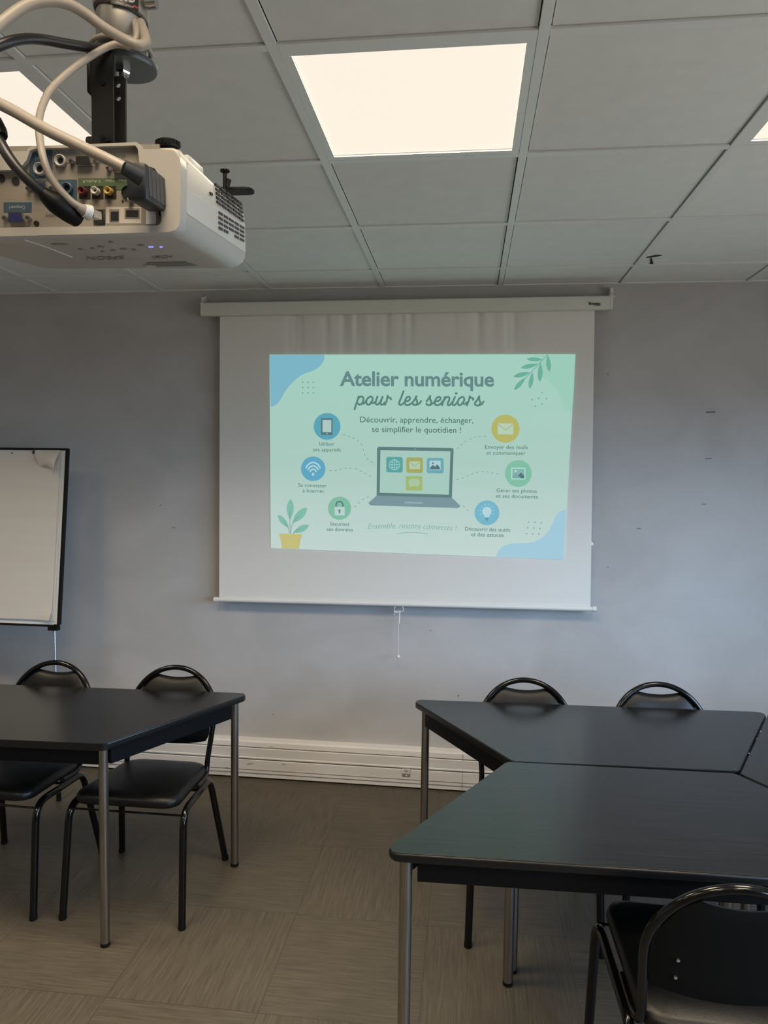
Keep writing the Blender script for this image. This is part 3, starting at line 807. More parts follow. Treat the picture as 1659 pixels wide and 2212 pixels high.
part_in('padlock_icon', [(a, glow('lock_disc', (132, 190, 166))), (b, steel_), (c, pale), (d, glow('keyhole', (98, 130, 128)))])
a = disc(MB(), 1091.9, 926, 30.4, 1); b = rrect(MB(), *c4(692, 689), *c4(825, 783), 1.5, 2, 0.3); c = ribbon(MB(), [c4(693, 693), c4(758, 748)], 0.9, 3, caps=False); ribbon(c, [c4(758, 748), c4(824, 694)], 0.9, 3, caps=False)
part_in('envelope_icon', [(a, glow('mail_disc', (184, 184, 108))), (b, glow('envelope', (186, 210, 182))), (c, glow('fold', (140, 160, 130)))])
a = disc(MB(), 1119.7, 1022.8, 29, 1); b = rrect(MB(), *c4(807, 1066), *c4(928, 1168), 0.8, 2, 0.4); c = rrect(MB(), *c4(817, 1076), *c4(919, 1158), 0.3, 3, 0.4)
d = flat(MB(), [c4(817, 1157), c4(817, 1140), c4(850, 1108), c4(892, 1158)], 4); e = flat(MB(), [c4(866, 1134), c4(890, 1108), c4(918, 1136), c4(918, 1159), c4(894, 1159)], 5); f = disc(MB(), *c4(845, 1097), 2.6, 5, 16)
part_in('picture_icon', [(a, glow('photo_disc', (132, 194, 168))), (b, glow('photo_frame', (176, 222, 208))), (c, glow('photo_sky', (136, 184, 180))), (d, glow('photo_hill', (126, 172, 166))), (e, steel_), (f, pale)])
a = disc(MB(), 1051.9, 1107.8, 26.8, 1); b = disc(MB(), *c4(600, 1441), 10, 2, 30); flat(b, [c4(570, 1462), c4(630, 1462), c4(616, 1492), c4(584, 1492)], 2)
for k in range(8):
    q = R(-205 + 230 * k / 7); ribbon(b, [(1051.9 + 12.6 * math.cos(q), 1104.8 + 12.6 * math.sin(q)), (1051.9 + 16.4 * math.cos(q), 1104.8 + 16.4 * math.sin(q))], 1.1, 2, caps=False)
c = MB()
for y in (1499, 1508, 1517): rrect(c, *c4(584 + (y - 1499) * 0.3, y - 3), *c4(615 - (y - 1499) * 0.3, y + 2), 0.3, 3)
part_in('bulb_icon', [(a, glow('bulb_disc', (122, 184, 206))), (b, glow('bulb', (182, 216, 220))), (c, steel_)])
# laptop picture
def cl(x, y): return (790 + x / 7.9, 955 + y / 7.9)
a = flat(MB(), [(p.x, p.y) for p in rounded([cl(195, 78), cl(1502, 102), cl(1470, 955), cl(185, 920)], [4.5, 4.5, 0, 0], 6)], 1)
b = flat(MB(), [cl(250, 137), cl(1446, 158), cl(1420, 898), cl(240, 864)], 2); disc(b, *cl(842, 120), 1.1, 2, 12)
c = flat(MB(), [(p.x, p.y) for p in rounded([cl(185, 915), cl(1472, 950), cl(1622, 1092), cl(1575, 1126), cl(80, 1080), cl(40, 1040)], [0, 0, 2.5, 4, 4, 2.5], 5)], 3)
d = flat(MB(), [cl(665, 1016), cl(955, 1024), cl(995, 1056), cl(650, 1046)], 4)
part_in('laptop_picture', [(a, glow('laptop_frame', (98, 130, 128))), (b, glow('laptop_screen', (170, 205, 194))), (c, glow('laptop_base', (126, 152, 160))), (d, glow('laptop_touchpad', (146, 176, 184)))])
def tile(name, x0, y0, x1, y1, col): return rrect(MB(), *cl(x0, y0), *cl(x1, y1), 4, 3, 0.5), col
a, ca = tile('', 350, 252, 632, 516, (92, 166, 164)); b = MB()
cx, cy = cl(490, 386)
for rx in (11.3, 5.4): ribbon(b, [(cx + rx * math.sin(q), cy - 11.3 * math.cos(q)) for q in [2 * math.pi * i / 24 for i in range(25)]], 1.0, 4, 2, False)
ribbon(b, [(cx, cy - 11.3), (cx, cy + 11.3)], 1.0, 4, caps=False)
for dy, hw in ((-5.6, 9.6), (0, 11.3), (5.6, 9.6)): ribbon(b, [(cx - hw, cy + dy), (cx + hw, cy + dy)], 1.0, 4, caps=False)
part_in('globe_tile', [(a, glow('globe_tile', ca)), (b, glow('globe', (176, 218, 212)))])
a, ca = tile('', 693, 260, 975, 524, (166, 172, 98)); b = rrect(MB(), *cl(742, 328), *cl(928, 462), 1, 4); c = ribbon(MB(), [cl(750, 338), cl(835, 412)], 0.9, 5, caps=False); ribbon(c, [cl(835, 412), cl(920, 342)], 0.9, 5, caps=False)
part_in('mail_tile', [(a, glow('mail_tile', ca)), (b, glow('mail_env', (180, 206, 176))), (c, glow('fold', (140, 160, 130)))])
a, ca = tile('', 1042, 268, 1330, 530, (112, 172, 182)); b = rrect(MB(), *cl(1088, 318), *cl(1278, 478), 1.2, 4)
c = flat(MB(), [cl(1098, 466), cl(1098, 436), cl(1148, 388), cl(1184, 420), cl(1218, 378), cl(1266, 432), cl(1266, 466)], 5); disc(c, *cl(1146, 361), 2.0, 5, 16)
part_in('picture_tile', [(a, glow('picture_tile', ca)), (b, glow('picture_card', (176, 212, 216))), (c, steel_)])
a, ca = tile('', 684, 576, 970, 826, (164, 188, 118)); b = rrect(MB(), *cl(732, 626), *cl(920, 750), 7.5, 4); flat(b, [cl(752, 735), cl(772, 735), cl(792, 748), cl(760, 776)], 4); flat(b, [cl(880, 740), cl(902, 732), cl(892, 768), cl(868, 752)], 4)
part_in('chat_tile', [(a, glow('chat_tile', ca)), (b, glow('chat_bubble', (172, 202, 166)))])
# potted plant picture
a = MB()
for p, q, w_ in (((376, 1672), (383, 1476), 0.34), ((398, 1705), (536, 1558), 0.36), ((368, 1750), (264, 1626), 0.32), ((408, 1795), (556, 1722), 0.36)): leaf(a, c3(*p), c3(*q), w_, 2)
b = MB()
for st in (((381, 1800), (376, 1700), (376, 1580)), ((382, 1800), (400, 1710), (460, 1635)), ((374, 1800), (355, 1740), (318, 1690)), ((404, 1800), (430, 1775), (470, 1762))): ribbon(b, [c3(*p) for p in st], 0.9, 3, caps=False)
c = flat(MB(), [c3(275, 1800), c3(490, 1806), c3(487, 1840), c3(480, 1842), c3(464, 1946), c3(302, 1940), c3(286, 1838), c3(278, 1836)], 3)
part_in('plant_picture', [(a, glow('plant_leaf', (132, 190, 172))), (b, glow('plant_stem', (96, 148, 136))), (c, glow('plant_pot', (198, 192, 126)))])
# handwritten footer
m = put_text(MB(), 'Ensemble, restons connectés !', 794.5, 987, 1142.5, 1146.8, 11.5, 2, -0.006, shear=0.28, sag=3.2, space=1.05)
slide_part('handwritten_text', m, glow('footer', (132, 170, 166)))
m = MB(); ribbon(m, [(856, 1153), (873, 1150.8), (890, 1150.2), (908, 1151.2), (925, 1153)], 1.0, 2, 8, False)
slide_part('underline_stroke', m, glow('footer', (132, 170, 166)))
# pointer of the computer, thrown past the cloth onto the wall
m = MB(); m.poly([loc(on_y(x, y, WY - 0.0015)) for x, y in ((1277.3, 1169), (1283, 1176), (1280.6, 1176.2), (1281.6, 1179), (1280.6, 1179.4), (1279.5, 1176.6), (1277.3, 1178.5))])
slide_part('mouse_pointer', m, glow('pointer', (206, 212, 220)))
# maker's name on the case
m = put_text(MB(), 'Bruneau', 1272.5, 1297, 658.4, 658.0, 5.6, 0, 0.03, fn=lambda x, y: loc(on_y(x, y, SY - 0.0392)))
put_text(m, 'bureau', 1285, 1297.5, 660.4, 660.2, 2.2, 0, 0.03, fn=lambda x, y: loc(on_y(x, y, SY - 0.0392)))
m.build('printed_name', M_ink, ps, smooth=False)

# ------------------------------------------------------------------ flipchart
fc = thing('flipchart', 'flipchart easel with blank paper pad and black frame beside the left table', 'flipchart', (-2.10, 1.80, 0))
fx, fy = -2.10, 1.80
TR_, BR_ = Vector((-1.618, 1.90, 1.783)), Vector((-1.618, 1.797, 0.862))
vup = (TR_ - BR_); HB = vup.length; vup = vup.normalized(); ux = Vector((1, 0, 0)); nf = vup.cross(ux).normalized()   # faces the room
nf = -nf if nf.y > 0 else nf
WB = 0.98
UO = WB - 0.70
BL_ = BR_ - ux * WB
def bl(u, v, d=0.0):
    p = BL_ + ux * u + vup * v + nf * d; return Vector((p.x - fx, p.y - fy, p.z))
MR = Matrix((ux, vup, nf)).transposed()
def slab(mb, u0, v0, u1, v1, d0, d1, bev=0.0):
    mb.box(bl((u0 + u1) / 2, (v0 + v1) / 2, (d0 + d1) / 2), (u1 - u0, v1 - v0, d1 - d0), MR, bev=bev); return mb
slab(MB(), 0.008, 0.008, WB - 0.008, HB - 0.008, -0.008, 0.004).build('board', M_board, fc, smooth=False)
f = MB(); fw = 0.011
slab(f, 0, 0, fw, HB, -0.012, 0.010); slab(f, WB - fw, 0.012, WB, HB, -0.012, 0.010); slab(f, fw, HB - fw, WB - fw, HB, -0.012, 0.010); slab(f, fw, 0, WB - fw - 0.012, fw, -0.012, 0.012)
slab(f, WB - 0.028, 0.004, WB - 0.008, 0.014, -0.012, 0.010)
f.build('frame', M_blackplastic, fc, smooth=False)
pd = slab(MB(), 0.015, 0.030, WB - 0.026, HB - 0.016, 0.0045, 0.012).build('paper_pad', M_paper, fc, smooth=False)
# front sheet: hangs a little loose, lower corner curled
def sheet(a, b):
    u = 0.012 + a * (WB - 0.046); v = HB - 0.015 - b * (HB - 0.05)
    lift = 0.0135 + 0.002 * math.sin(b * 3.0) + 0.022 * max(0, (a - 0.9) / 0.1) ** 2 * max(0, (b - 0.94) / 0.06) + 0.004 * max(0, (b - 0.8) / 0.2) * a
    u -= 0.004 * b * a
    return bl(u, v, lift)
MB().grid(sheet, 40, 60).build('paper_sheet', M_paper, pd, angle=80)
# torn sheet folded over the top corner
def fold(a, b):
    u = UO + 0.520 + a * 0.146 + 0.040 * (1 - a) * b; v = HB - 0.012 - b * (0.070 + 0.012 * math.cos(3 * a) + 0.075 * a ** 2.5)
    return bl(u, v, 0.0165 + 0.050 * math.sin(b * 2.2) * (0.30 + 0.7 * a) + 0.006 * b)
MB().grid(fold, 16, 14).build('folded_corner', M_paper, pd, angle=80)
hk = MB(); hk.poly([bl(UO + 0.506, HB - 0.030, 0.018), bl(UO + 0.538, HB - 0.032, 0.018), bl(UO + 0.528, HB - 0.008, 0.018), bl(UO + 0.518, HB - 0.006, 0.018)])
for u, v in ((0.396, HB - 0.030), (0.57, HB - 0.040), (0.575, HB - 0.058)): hk.box(bl(UO + u, v, 0.0175), (0.012, 0.004, 0.0006), MR)
hk.build('torn_hole', M_ink, pd, smooth=False)
# three telescopic legs
def bw(p): return Vector((p[0] - fx, p[1] - fy, p[2]))
for s, (tp, ft) in {'r': ((bl(WB - 0.040, 0.000, -0.016)), bl(WB + 0.050, -0.84, 0.020)), 'l': ((bl(0.040, 0.0, -0.016)), bl(-0.030, -0.84, 0.020)), 'b': (bl(WB / 2, 0.30, -0.02), Vector((0, 0.22, 0.0)))}.items():
    ft = Vector((ft.x, ft.y, 0.012))
    lg = MB().tube([tp, ft], 0.0075, 12).build('leg', mat('chrome_leg', (0.36, 0.39, 0.43), 0.35, 0.8), fc)
    MB().tube([ft + Vector((0, 0, -0.012)), ft + (tp - ft).normalized() * 0.03], 0.012, 12).build('foot_cap', M_foot, lg)
    if s != 'b': slab(MB(), (WB - 0.066 if s == 'r' else 0.014), -0.020, (WB - 0.014 if s == 'r' else 0.066), 0.004, -0.030, 0.004, 0.003).build('leg_clamp', M_blackplastic, fc, angle=30)

# ------------------------------------------------------------------ projector hanging from the ceiling
PM = Matrix.Translation((0.0165, -0.9207, 1.9296)) @ Matrix.Rotation(0.046, 4, 'Z') @ Matrix.Rotation(0.125, 4, 'X') @ Matrix.Rotation(0.004, 4, 'Y')
PI = PM.inverted()
pj = thing('projector', 'white video projector hanging upside down from the ceiling, sockets facing the camera', 'projector', (0, 0, 0))
pj.matrix_world = PM
def lray(px, py): return PI @ CAM, PI.to_3x3() @ ray(px, py)
def pyl(px, py, Y):
    c, d = lray(px, py); return c + d * ((Y - c.y) / d.y)
def pxl(px, py, X):
    c, d = lray(px, py); return c + d * ((X - c.x) / d.x)
def pzl(px, py, Z):
    c, d = lray(px, py); return c + d * ((Z - c.z) / d.z)
HX, PD, PH = 0.1475, 0.256, 0.080
# shell: rounded in plan, rolled under along its lower edges, top falling a little towards the front
sh = MB(); bm = sh.bm
plan = rounded([(-HX, 0), (HX, 0), (HX, PD), (-HX, PD)], [0.003, 0.003, 0.014, 0.014], 6)
rows = []
for z, d in ((0.0, 0.019), (0.0014, 0.0125), (0.0045, 0.0068), (0.0095, 0.0026), (0.0150, 0.0006), (0.0205, 0.0), (PH - 0.006, 0.0), (PH - 0.002, 0.0016), (PH, 0.006)):
    row = []
    for p in plan:
        x = p.x * (HX - d) / HX; yc = PD / 2; y = yc + (p.y - yc) * (yc - d * (1.0 if p.y > yc else 0.35)) / yc
        row.append(bm.verts.new((x, y, z if z < 0.03 else z - 0.007 * y / PD)))
    rows.append(row)
for A_, B_ in zip(rows, rows[1:]):
    n = len(plan)
    for k in range(n): bm.faces.new((A_[k], A_[(k + 1) % n], B_[(k + 1) % n], B_[k]))
bm.faces.new(rows[0][::-1]); bm.faces.new(rows[-1])
pbody = sh.build('casing', M_proj, pj, angle=50)
# bay frame and socket panel, standing 1 mm behind the frame's lip
bx0, bx1, bz0, bz1 = -0.145, pyl(350, 470, -0.002).x, pyl(200, 494, 0).z, pyl(180, 314, 0).z
Y0 = -0.006
def plz(pts, Y): return [pyl(x, y, Y) for x, y in pts]
def ring_fill(bm, loops):
    from mathutils.geometry import tessellate_polygon
    flatv = [v for L_ in loops for v in L_]
    for tri in tessellate_polygon([[v.co.copy() for v in L_] for L_ in loops]):
        try: bm.faces.new([flatv[k] for k in tri])
        except ValueError: pass
outer_px = [(-90, 513), (365, 501), (380, 496), (387, 486), (389, 470), (391, 360), (388, 340), (376, 325), (345, 322), (306, 322), (303, 313), (295, 307), (70, 316), (62, 319), (57, 326), (-90, 330)]
inner_px = [(-70, 493), (338, 487), (346, 484), (349, 476), (341, 374), (334, 364), (301, 352), (298, 322), (292, 314), (76, 321), (64, 326), (58, 345), (40, 366), (-70, 372)]
m = MB(); bm = m.bm
V1 = [bm.verts.new(p) for p in plz(outer_px, Y0)]; V2 = [bm.verts.new(p) for p in plz(inner_px, Y0)]
ring_fill(bm, [V1, V2])
for L_, y in ((V1, 0.012), (V2, 0.001)):
    W_ = [bm.verts.new((v.co.x, y, v.co.z)) for v in L_]; n = len(L_)
    for k in range(n): bm.faces.new((L_[k], L_[(k + 1) % n], W_[(k + 1) % n], W_[k]))
m.build('rear_rim', M_proj, pj, angle=35)
PYP = -0.0005
pan = MB(); pan.box(((bx0 + bx1) / 2, 0.0005, (bz0 + bz1) / 2), (bx1 - bx0, 0.002, bz1 - bz0)); pan = pan.build('socket_panel', M_panel, pj, smooth=False)
def rect(px0, py0, px1, py1, d, mtl, name, parent=pan, th=0.0006):
    P = [pyl(x, y, PYP - d) for x, y in ((px0, py1), (px1, py1), (px1, py0), (px0, py0))]
    m = MB(); bm = m.bm
    f_ = [bm.verts.new(p) for p in P]; b_ = [bm.verts.new(p + Vector((0, th, 0))) for p in P]
    bm.faces.new(f_); bm.faces.new(b_[::-1])
    for k in range(4): bm.faces.new((f_[k], f_[(k + 1) % 4], b_[(k + 1) % 4], b_[k]))
    return m.build(name, mtl, parent, smooth=False)
rect(63.5, 321, 113, 392, 0.0004, M_lblue, 'blue_label'); rect(113, 321, 222, 352, 0.0004, M_lgrey, 'grey_label')
rect(125.5, 388, 166, 435, 0.0004, M_lblue, 'blue_label'); rect(7.7, 437, 68, 458, 0.0004, M_lblue, 'blue_label')
rect(169, 385, 276, 410, 0.0004, M_lgreen, 'green_label')
RY = Matrix.Rotation(R(90), 4, 'X')     # lathe axis along -y
def ring(px, py, rpx, name, mtl, inner=None, depth=0.0035, hole=0.55):
    p = pyl(px, py, PYP); r = rpx * 0.000455
    m = MB().lathe([(r, 0), (r, depth), (r * 0.86, depth + 0.0006), (r * hole, depth * 0.75), (r * hole, 0.0008)], Matrix.Translation(p) @ RY, 24)
    o = m.build(name, mtl, pan, angle=35)
    MB().lathe([(r * hole * 0.98, 0.0), (r * hole * 0.98, 0.0012)], Matrix.Translation(p) @ RY, 20).build('socket_hole', inner or M_dark, o)
    return o
grey = mat('grey_socket', (0.30, 0.28, 0.26), 0.4)
ring(88.6, 366.6, 13.5, 'audio_socket', grey, depth=0.004); ring(133, 348.6, 13.0, 'audio_socket', grey, depth=0.004); ring(147.4, 408, 12.5, 'audio_socket', M_lblue, depth=0.004)
for px, nm, col in ((182, 'red', (0.13, 0.02, 0.02)), (210, 'white', (0.55, 0.52, 0.46)), (238, 'yellow', (0.50, 0.36, 0.08))):
    o = rect(px - 11.5, 402, px + 13, 429, 0.0006, M_dark, 'socket_recess')
    cring = mat('ring_' + nm, col, 0.35)
    ring(px, 414.5, 8.2, nm + '_phono_socket', cring, depth=0.007, hole=0.35)
ring(277, 415.5, 14, 'round_din_socket', M_dark, depth=0.002, hole=0.8)
def dsub(px, py, wpx, hpx, mtl):
    p = pyl(px, py, PYP); w_, h_ = wpx * 0.000455 / 2, hpx * 0.000455 / 2
    Mx = Matrix.Translation(p) @ Matrix(((1, 0, 0, 0), (0, 0, -1, 0), (0, 1, 0, 0), (0, 0, 0, 1)))
    sh_ = MB().prism(rounded([(-w_, -h_), (w_, -h_), (w_ * 0.86, h_), (-w_ * 0.86, h_)], 0.0012, 4), 0, 0.005, Mx).build('computer_socket', M_bolt, pan, angle=30)
    MB().prism(rounded([(-w_ * 0.9, -h_ * 0.82), (w_ * 0.9, -h_ * 0.82), (w_ * 0.78, h_ * 0.82), (-w_ * 0.78, h_ * 0.82)], 0.001, 4), 0.0046, 0.0054, Mx).build('socket_face', mtl, sh_, angle=30)
    for s in (-1, 1):
        q = p + Vector((s * (w_ + 0.0042), 0, 0))
        MB().lathe([(0.0026, 0), (0.0026, 0.0045), (0.0014, 0.0046), (0.0013, 0.002)], Matrix.Translation(q) @ RY, 6).build('hex_screw', M_bolt, sh_, angle=20)
vga = mat('blue_socket_face', (0.02, 0.025, 0.11), 0.4)
dsub(39, 472, 36, 22, vga); dsub(90, 408, 36, 22, vga); dsub(184, 350, 36, 21, M_dark); dsub(262, 365, 34, 20, M_dark)
# network, USB sockets
rect(229, 447, 305, 483, 0.0003, mat('panel_light', (0.46, 0.42, 0.37), 0.5), 'socket_surround')
rect(202, 452, 227, 486, 0.0008, M_bolt, 'network_socket'); rect(204.5, 454, 223, 484, 0.0010, M_dark, 'socket_hole')
rect(236, 452, 257, 479, 0.0008, M_lgrey, 'square_usb_socket'); rect(239, 457, 256, 477, 0.0010, M_dark, 'socket_hole')
rect(269, 450, 301, 471, 0.0008, M_lgrey, 'flat_usb_socket'); rect(272, 454, 299, 469, 0.0010, M_dark, 'socket_hole')
rect(315, 441, 337, 484, 0.0006, mat('pale_strip', (0.52, 0.51, 0.50), 0.4), 'pale_strip')
for px, py, r_ in ((348.6, 462, 6.5), (79, 483, 6.5), (34, 391, 9), (3, 385, 9), (265, 434, 2), (302, 433, 2)):
    p = pyl(px, py, PYP - 0.0004); MB().lathe([(r_ * 0.00044, 0), (r_ * 0.00044, 0.0006)], Matrix.Translation(p) @ RY, 18).build('small_hole', M_dark, pan)
p = pyl(285, 433, PYP); MB().lathe([(0.0026, 0), (0.0026, 0.006), (0.001, 0.0066)], Matrix.Translation(p) @ RY, 6).build('bright_screw', M_bolt, pan, angle=20)
# lettering (upside down because the projector hangs inverted)
def plate_text(s, xc, yc, wpx, hpx, mtl):
    m = MB(); put_text(m, s, xc + wpx / 2, xc - wpx / 2, yc - hpx / 2, yc - hpx / 2, -hpx, 0, 0.0, fn=lambda x, y: pyl(x, y, PYP - 0.0007))
    return m.build('printed_text', mtl, pan, smooth=False)
plate_text('RS-232C', 254.7, 338, 30, 7, M_ink); plate_text('Monitor Out', 130, 325, 36, 6, M_inkl); plate_text('Audio 2', 86, 342, 20, 6, M_inkl)
plate_text('Computer2', 88, 389, 32, 6, M_inkl); plate_text('Computer1', 37, 448, 34, 7, M_inkl); plate_text('HDMI', 110, 465, 22, 6, M_ink)
plate_text('L-Audio-R', 197, 392, 38, 6, M_inkl); plate_text('Video', 238, 391, 20, 6, M_inkl); plate_text('S-Video', 268, 390, 22, 6, M_inkl)
# right flank: pale cover panel and air vents
def flank(pts, X, mtl, name, th=0.001, parent=pj):
    m = MB(); bm = m.bm
    f_ = [bm.verts.new(pxl(x, y, X + th)) for x, y in pts]; b_ = [bm.verts.new(v.co - Vector((th * 2, 0, 0))) for v in f_]
    bm.faces.new(f_); bm.faces.new(b_[::-1]); n = len(pts)
    for k in range(n): bm.faces.new((f_[k], f_[(k + 1) % n], b_[(k + 1) % n], b_[k]))
    return m.build(name, mtl, parent, smooth=False)
p1, p2 = pxl(393, 401, HX), pxl(528, 487, HX)
m = MB(); ya, yb = max(p1.y, 0.0125), min(p2.y, PD - 0.012)
m.prism(rounded([(ya, 0.0205), (yb, 0.0205), (yb, p2.z), (ya, p1.z)], [0.003, 0.003, 0.001, 0.003], 4), HX - 0.001, HX + 0.0008, Matrix(((0, 0, 1, 0), (1, 0, 0, 0), (0, 1, 0, 0), (0, 0, 0, 1))), bev=0.0004, seg=1)
m.build('side_cover', M_proj2, pj, angle=30)
def quad(c, a, b): return tuple((c[0][i] * (1 - a) + c[1][i] * a) * (1 - b) + (c[3][i] * (1 - a) + c[2][i] * a) * b for i in (0, 1))
for corners, rows, cols, skip in ((((466, 394), (525.5, 439), (530, 484), (470, 441)), 5, 5, ()), (((472.4, 454), (530, 491), (530, 527), (472.4, 498)), 4, 5, ((3, 2),))):
    for r_ in range(rows):
        for c_i in range(cols):
            if (r_, c_i) in skip: continue
            a0, a1 = (c_i + 0.06) / cols, (c_i + 0.84) / cols; b0, b1 = (r_ + 0.12) / rows, (r_ + 0.66) / rows
            flank([quad(corners, a0, b0), quad(corners, a1, b0), quad(corners, a1, b1), quad(corners, a0, b1)], HX + 0.0004, M_dark, 'vent_slot', 0.0012)
flank([(455, 414.5), (460, 417), (460.5, 423), (456, 421)], HX + 0.0004, M_dark, 'lock_slot', 0.0012)
# filter housing blocks on top of the flank
a, b_ = pxl(412, 352, HX - 0.004), pxl(441, 372, HX - 0.004)
m = MB(); m.box((HX - 0.018, (a.y + b_.y) / 2, PH - 0.004), (0.026, abs(b_.y - a.y) + 0.004, 0.020), bev=0.002)
m.build('filter_cover', M_proj2, pj, angle=30)
a, b_ = pxl(466, 386, HX - 0.004), pxl(526, 436, HX - 0.004)
m = MB(); m.box((HX - 0.022, (a.y + b_.y) / 2, PH - 0.011), (0.036, abs(b_.y - a.y), 0.014), bev=0.002)
m.build('vent_housing', M_proj2, pj, angle=30)
# black adjustable foot on the upper side
p = pyl(363, 317, 0.012)
m = MB(); n_ = 18; prf = []
m.lathe([(0.0085, -0.012), (0.0085, 0), (0.0112, 0.0005), (0.0116, 0.0025), (0.0116, 0.0065), (0.0095, 0.008)], Matrix.Translation((p.x, 0.012, p.z - 0.002)), 36)
for k in range(n_):
    q = 2 * math.pi * k / n_; m.box((p.x + 0.0116 * math.cos(q), 0.012 + 0.0116 * math.sin(q), p.z + 0.0025), (0.0016, 0.0016, 0.0042), Matrix.Rotation(q, 3, 'Z'))
m.build('foot_knob', M_blackplastic, pj, angle=30)
m = MB().tube([(p.x, 0.022, PH - 0.010), (p.x, 0.013, p.z - 0.002)], [0.017, 0.0098], 24); m.build('foot_socket', M_proj, pj, angle=30)
# under side: keys, lettering, focus slot, lamps
def under(pts, mtl, name, th=0.0006):
    m = MB(); P = [pzl(x, y, 0) for x, y in pts]; bm = m.bm
    f_ = [bm.verts.new(q + Vector((0, 0, -th))) for q in P]; b2 = [bm.verts.new(q + Vector((0, 0, th))) for q in P]
    bm.faces.new(f_); bm.faces.new(b2[::-1]); n = len(P)
    for k in range(n): bm.faces.new((f_[k], f_[(k + 1) % n], b2[(k + 1) % n], b2[k]))
    return m.build(name, mtl, pj, smooth=False)
def oval(cx, cy, rx, ry): return [(cx + rx * math.cos(2 * math.pi * k / 16), cy + ry * math.sin(2 * math.pi * k / 16)) for k in range(16)]
keym = mat('grey_key', (0.22, 0.205, 0.18), 0.5)
for cx, cy, rx in ((175, 538, 7), (200, 536, 6), (218, 532, 8), (245, 540, 6), (268, 537, 8), (222, 543, 5), (290, 539, 6), (305, 529, 9), (130, 527, 20), (240, 522, 6)): under(oval(cx, cy, rx, 1.7), keym, 'control_key')
led = mat('blue_led', (0.05, 0.05, 0.3), 0.4, emit=(0.25, 0.25, 1.0), es=1.2)
for cx in (326, 348): under(oval(cx, 533, 6 if cx < 340 else 3.5, 1.3), led, 'indicator_light')
m = MB(); put_text(m, 'EPSON', 268, 187, 553.5, 555.5, -7, 0, 0.02, fn=lambda x, y: pzl(x, y, -0.0005)); m.build('printed_name', keym, pj, smooth=False)
m = MB(); put_text(m, 'HDMI', 372, 330, 552, 553, -6, 0, 0.02, fn=lambda x, y: pzl(x, y, -0.0005)); m.build('printed_text', keym, pj, smooth=False)
under([(318, 566), (402, 565), (428, 573), (312, 576)], mat('slot_shadow_grey', (0.16, 0.15, 0.135), 0.6), 'focus_slot'); under([(310, 572), (338, 572), (334, 579), (322, 579)], M_proj2, 'focus_lever', 0.0009)
ln = MB(); strip_pts = [pzl(x, y, -0.0004) for x, y in ((52, 518), (104, 535), (156, 556))]
ln.tube(strip_pts, 0.0006, 6); ln.build('lid_seam', M_proj2, pj)
# lens ring at the front
lm = Matrix.Translation((-0.055, PD - 0.002, 0.040)) @ Matrix.Rotation(R(-90), 4, 'X')
lo = MB().lathe([(0.034, -0.01), (0.034, 0.012), (0.028, 0.013), (0.025, 0.004)], lm, 32).build('lens_ring', M_blackplastic, pj, angle=30)
MB().lathe([(0.0245, 0.002), (0.018, 0.0075), (0.006, 0.0095)], lm, 24).build('lens_glass', mat('lens_glass', (0.02, 0.03, 0.04), 0.05), lo)

# ------------------------------------------------------------------ ceiling mount carrying it
mc = at_depth(262, 60, 0.80)
pm = thing('projector_mount', 'metal ceiling pole with black bracket arms carrying the white projector', 'projector mount', (mc.x, mc.y, CE))
def lo_(p): return Vector((p[0] - mc.x, p[1] - mc.y, p[2] - CE))
zp = lambda y: at_depth(262, y, 0.80).z
px_, py_ = 0, 0
z_low = zp(108); z_mid = zp(36)
MB().lathe([(0.0255, z_low - CE), (0.0265, z_low - CE + 0.001), (0.0265, z_mid - CE)], n=40).build('pole', M_pole, pm, angle=50)
def sleeve(r_in, r_out, dz0, dz1, full):
    """tube with a slanting lower end"""
    m = MB(); n = 48; bm = m.bm
    def zz(x): return z_mid - CE - 0.006 * x / 0.03
    rows = []
    for rr, top in ((r_in, True), (r_in, False), (r_out - 0.001, False), (r_out, False), (r_out, True)):
        row = []
        for k in range(n):
            q = 2 * math.pi * k / n; x, y = rr * math.cos(q), rr * math.sin(q)
            row.append(bm.verts.new((x, y, (-0.012 if full else zz(x) + dz1) if top else zz(x) + dz0 + (0.001 if rr == r_out else 0))))
        rows.append(row)
    for A_, B_ in zip(rows, rows[1:]):
        for k in range(n): bm.faces.new((A_[k], A_[(k + 1) % n], B_[(k + 1) % n], B_[k]))
    return m
sleeve(0.0285, 0.0297, 0, 0, True).build('outer_tube', M_pole, pm, angle=50)
sleeve(0.0268, 0.0288, -0.003, 0.002, False).build('tube_liner', mat('brown_liner', (0.05, 0.04, 0.035), 0.5), pm, angle=50)
MB().lathe([(0.075, -0.010), (0.078, -0.008), (0.078, 0.0)], n=40).build('ceiling_plate', M_pole, pm)
# collar bolt seen at the upper right of the tube
MB().lathe([(0.006, 0), (0.006, 0.012)], Matrix.Translation(lo_(at_depth(316, 8, 0.79))) @ Matrix.Rotation(R(90), 4, 'Y'), 14).build('clamp_screw', M_bolt, pm)
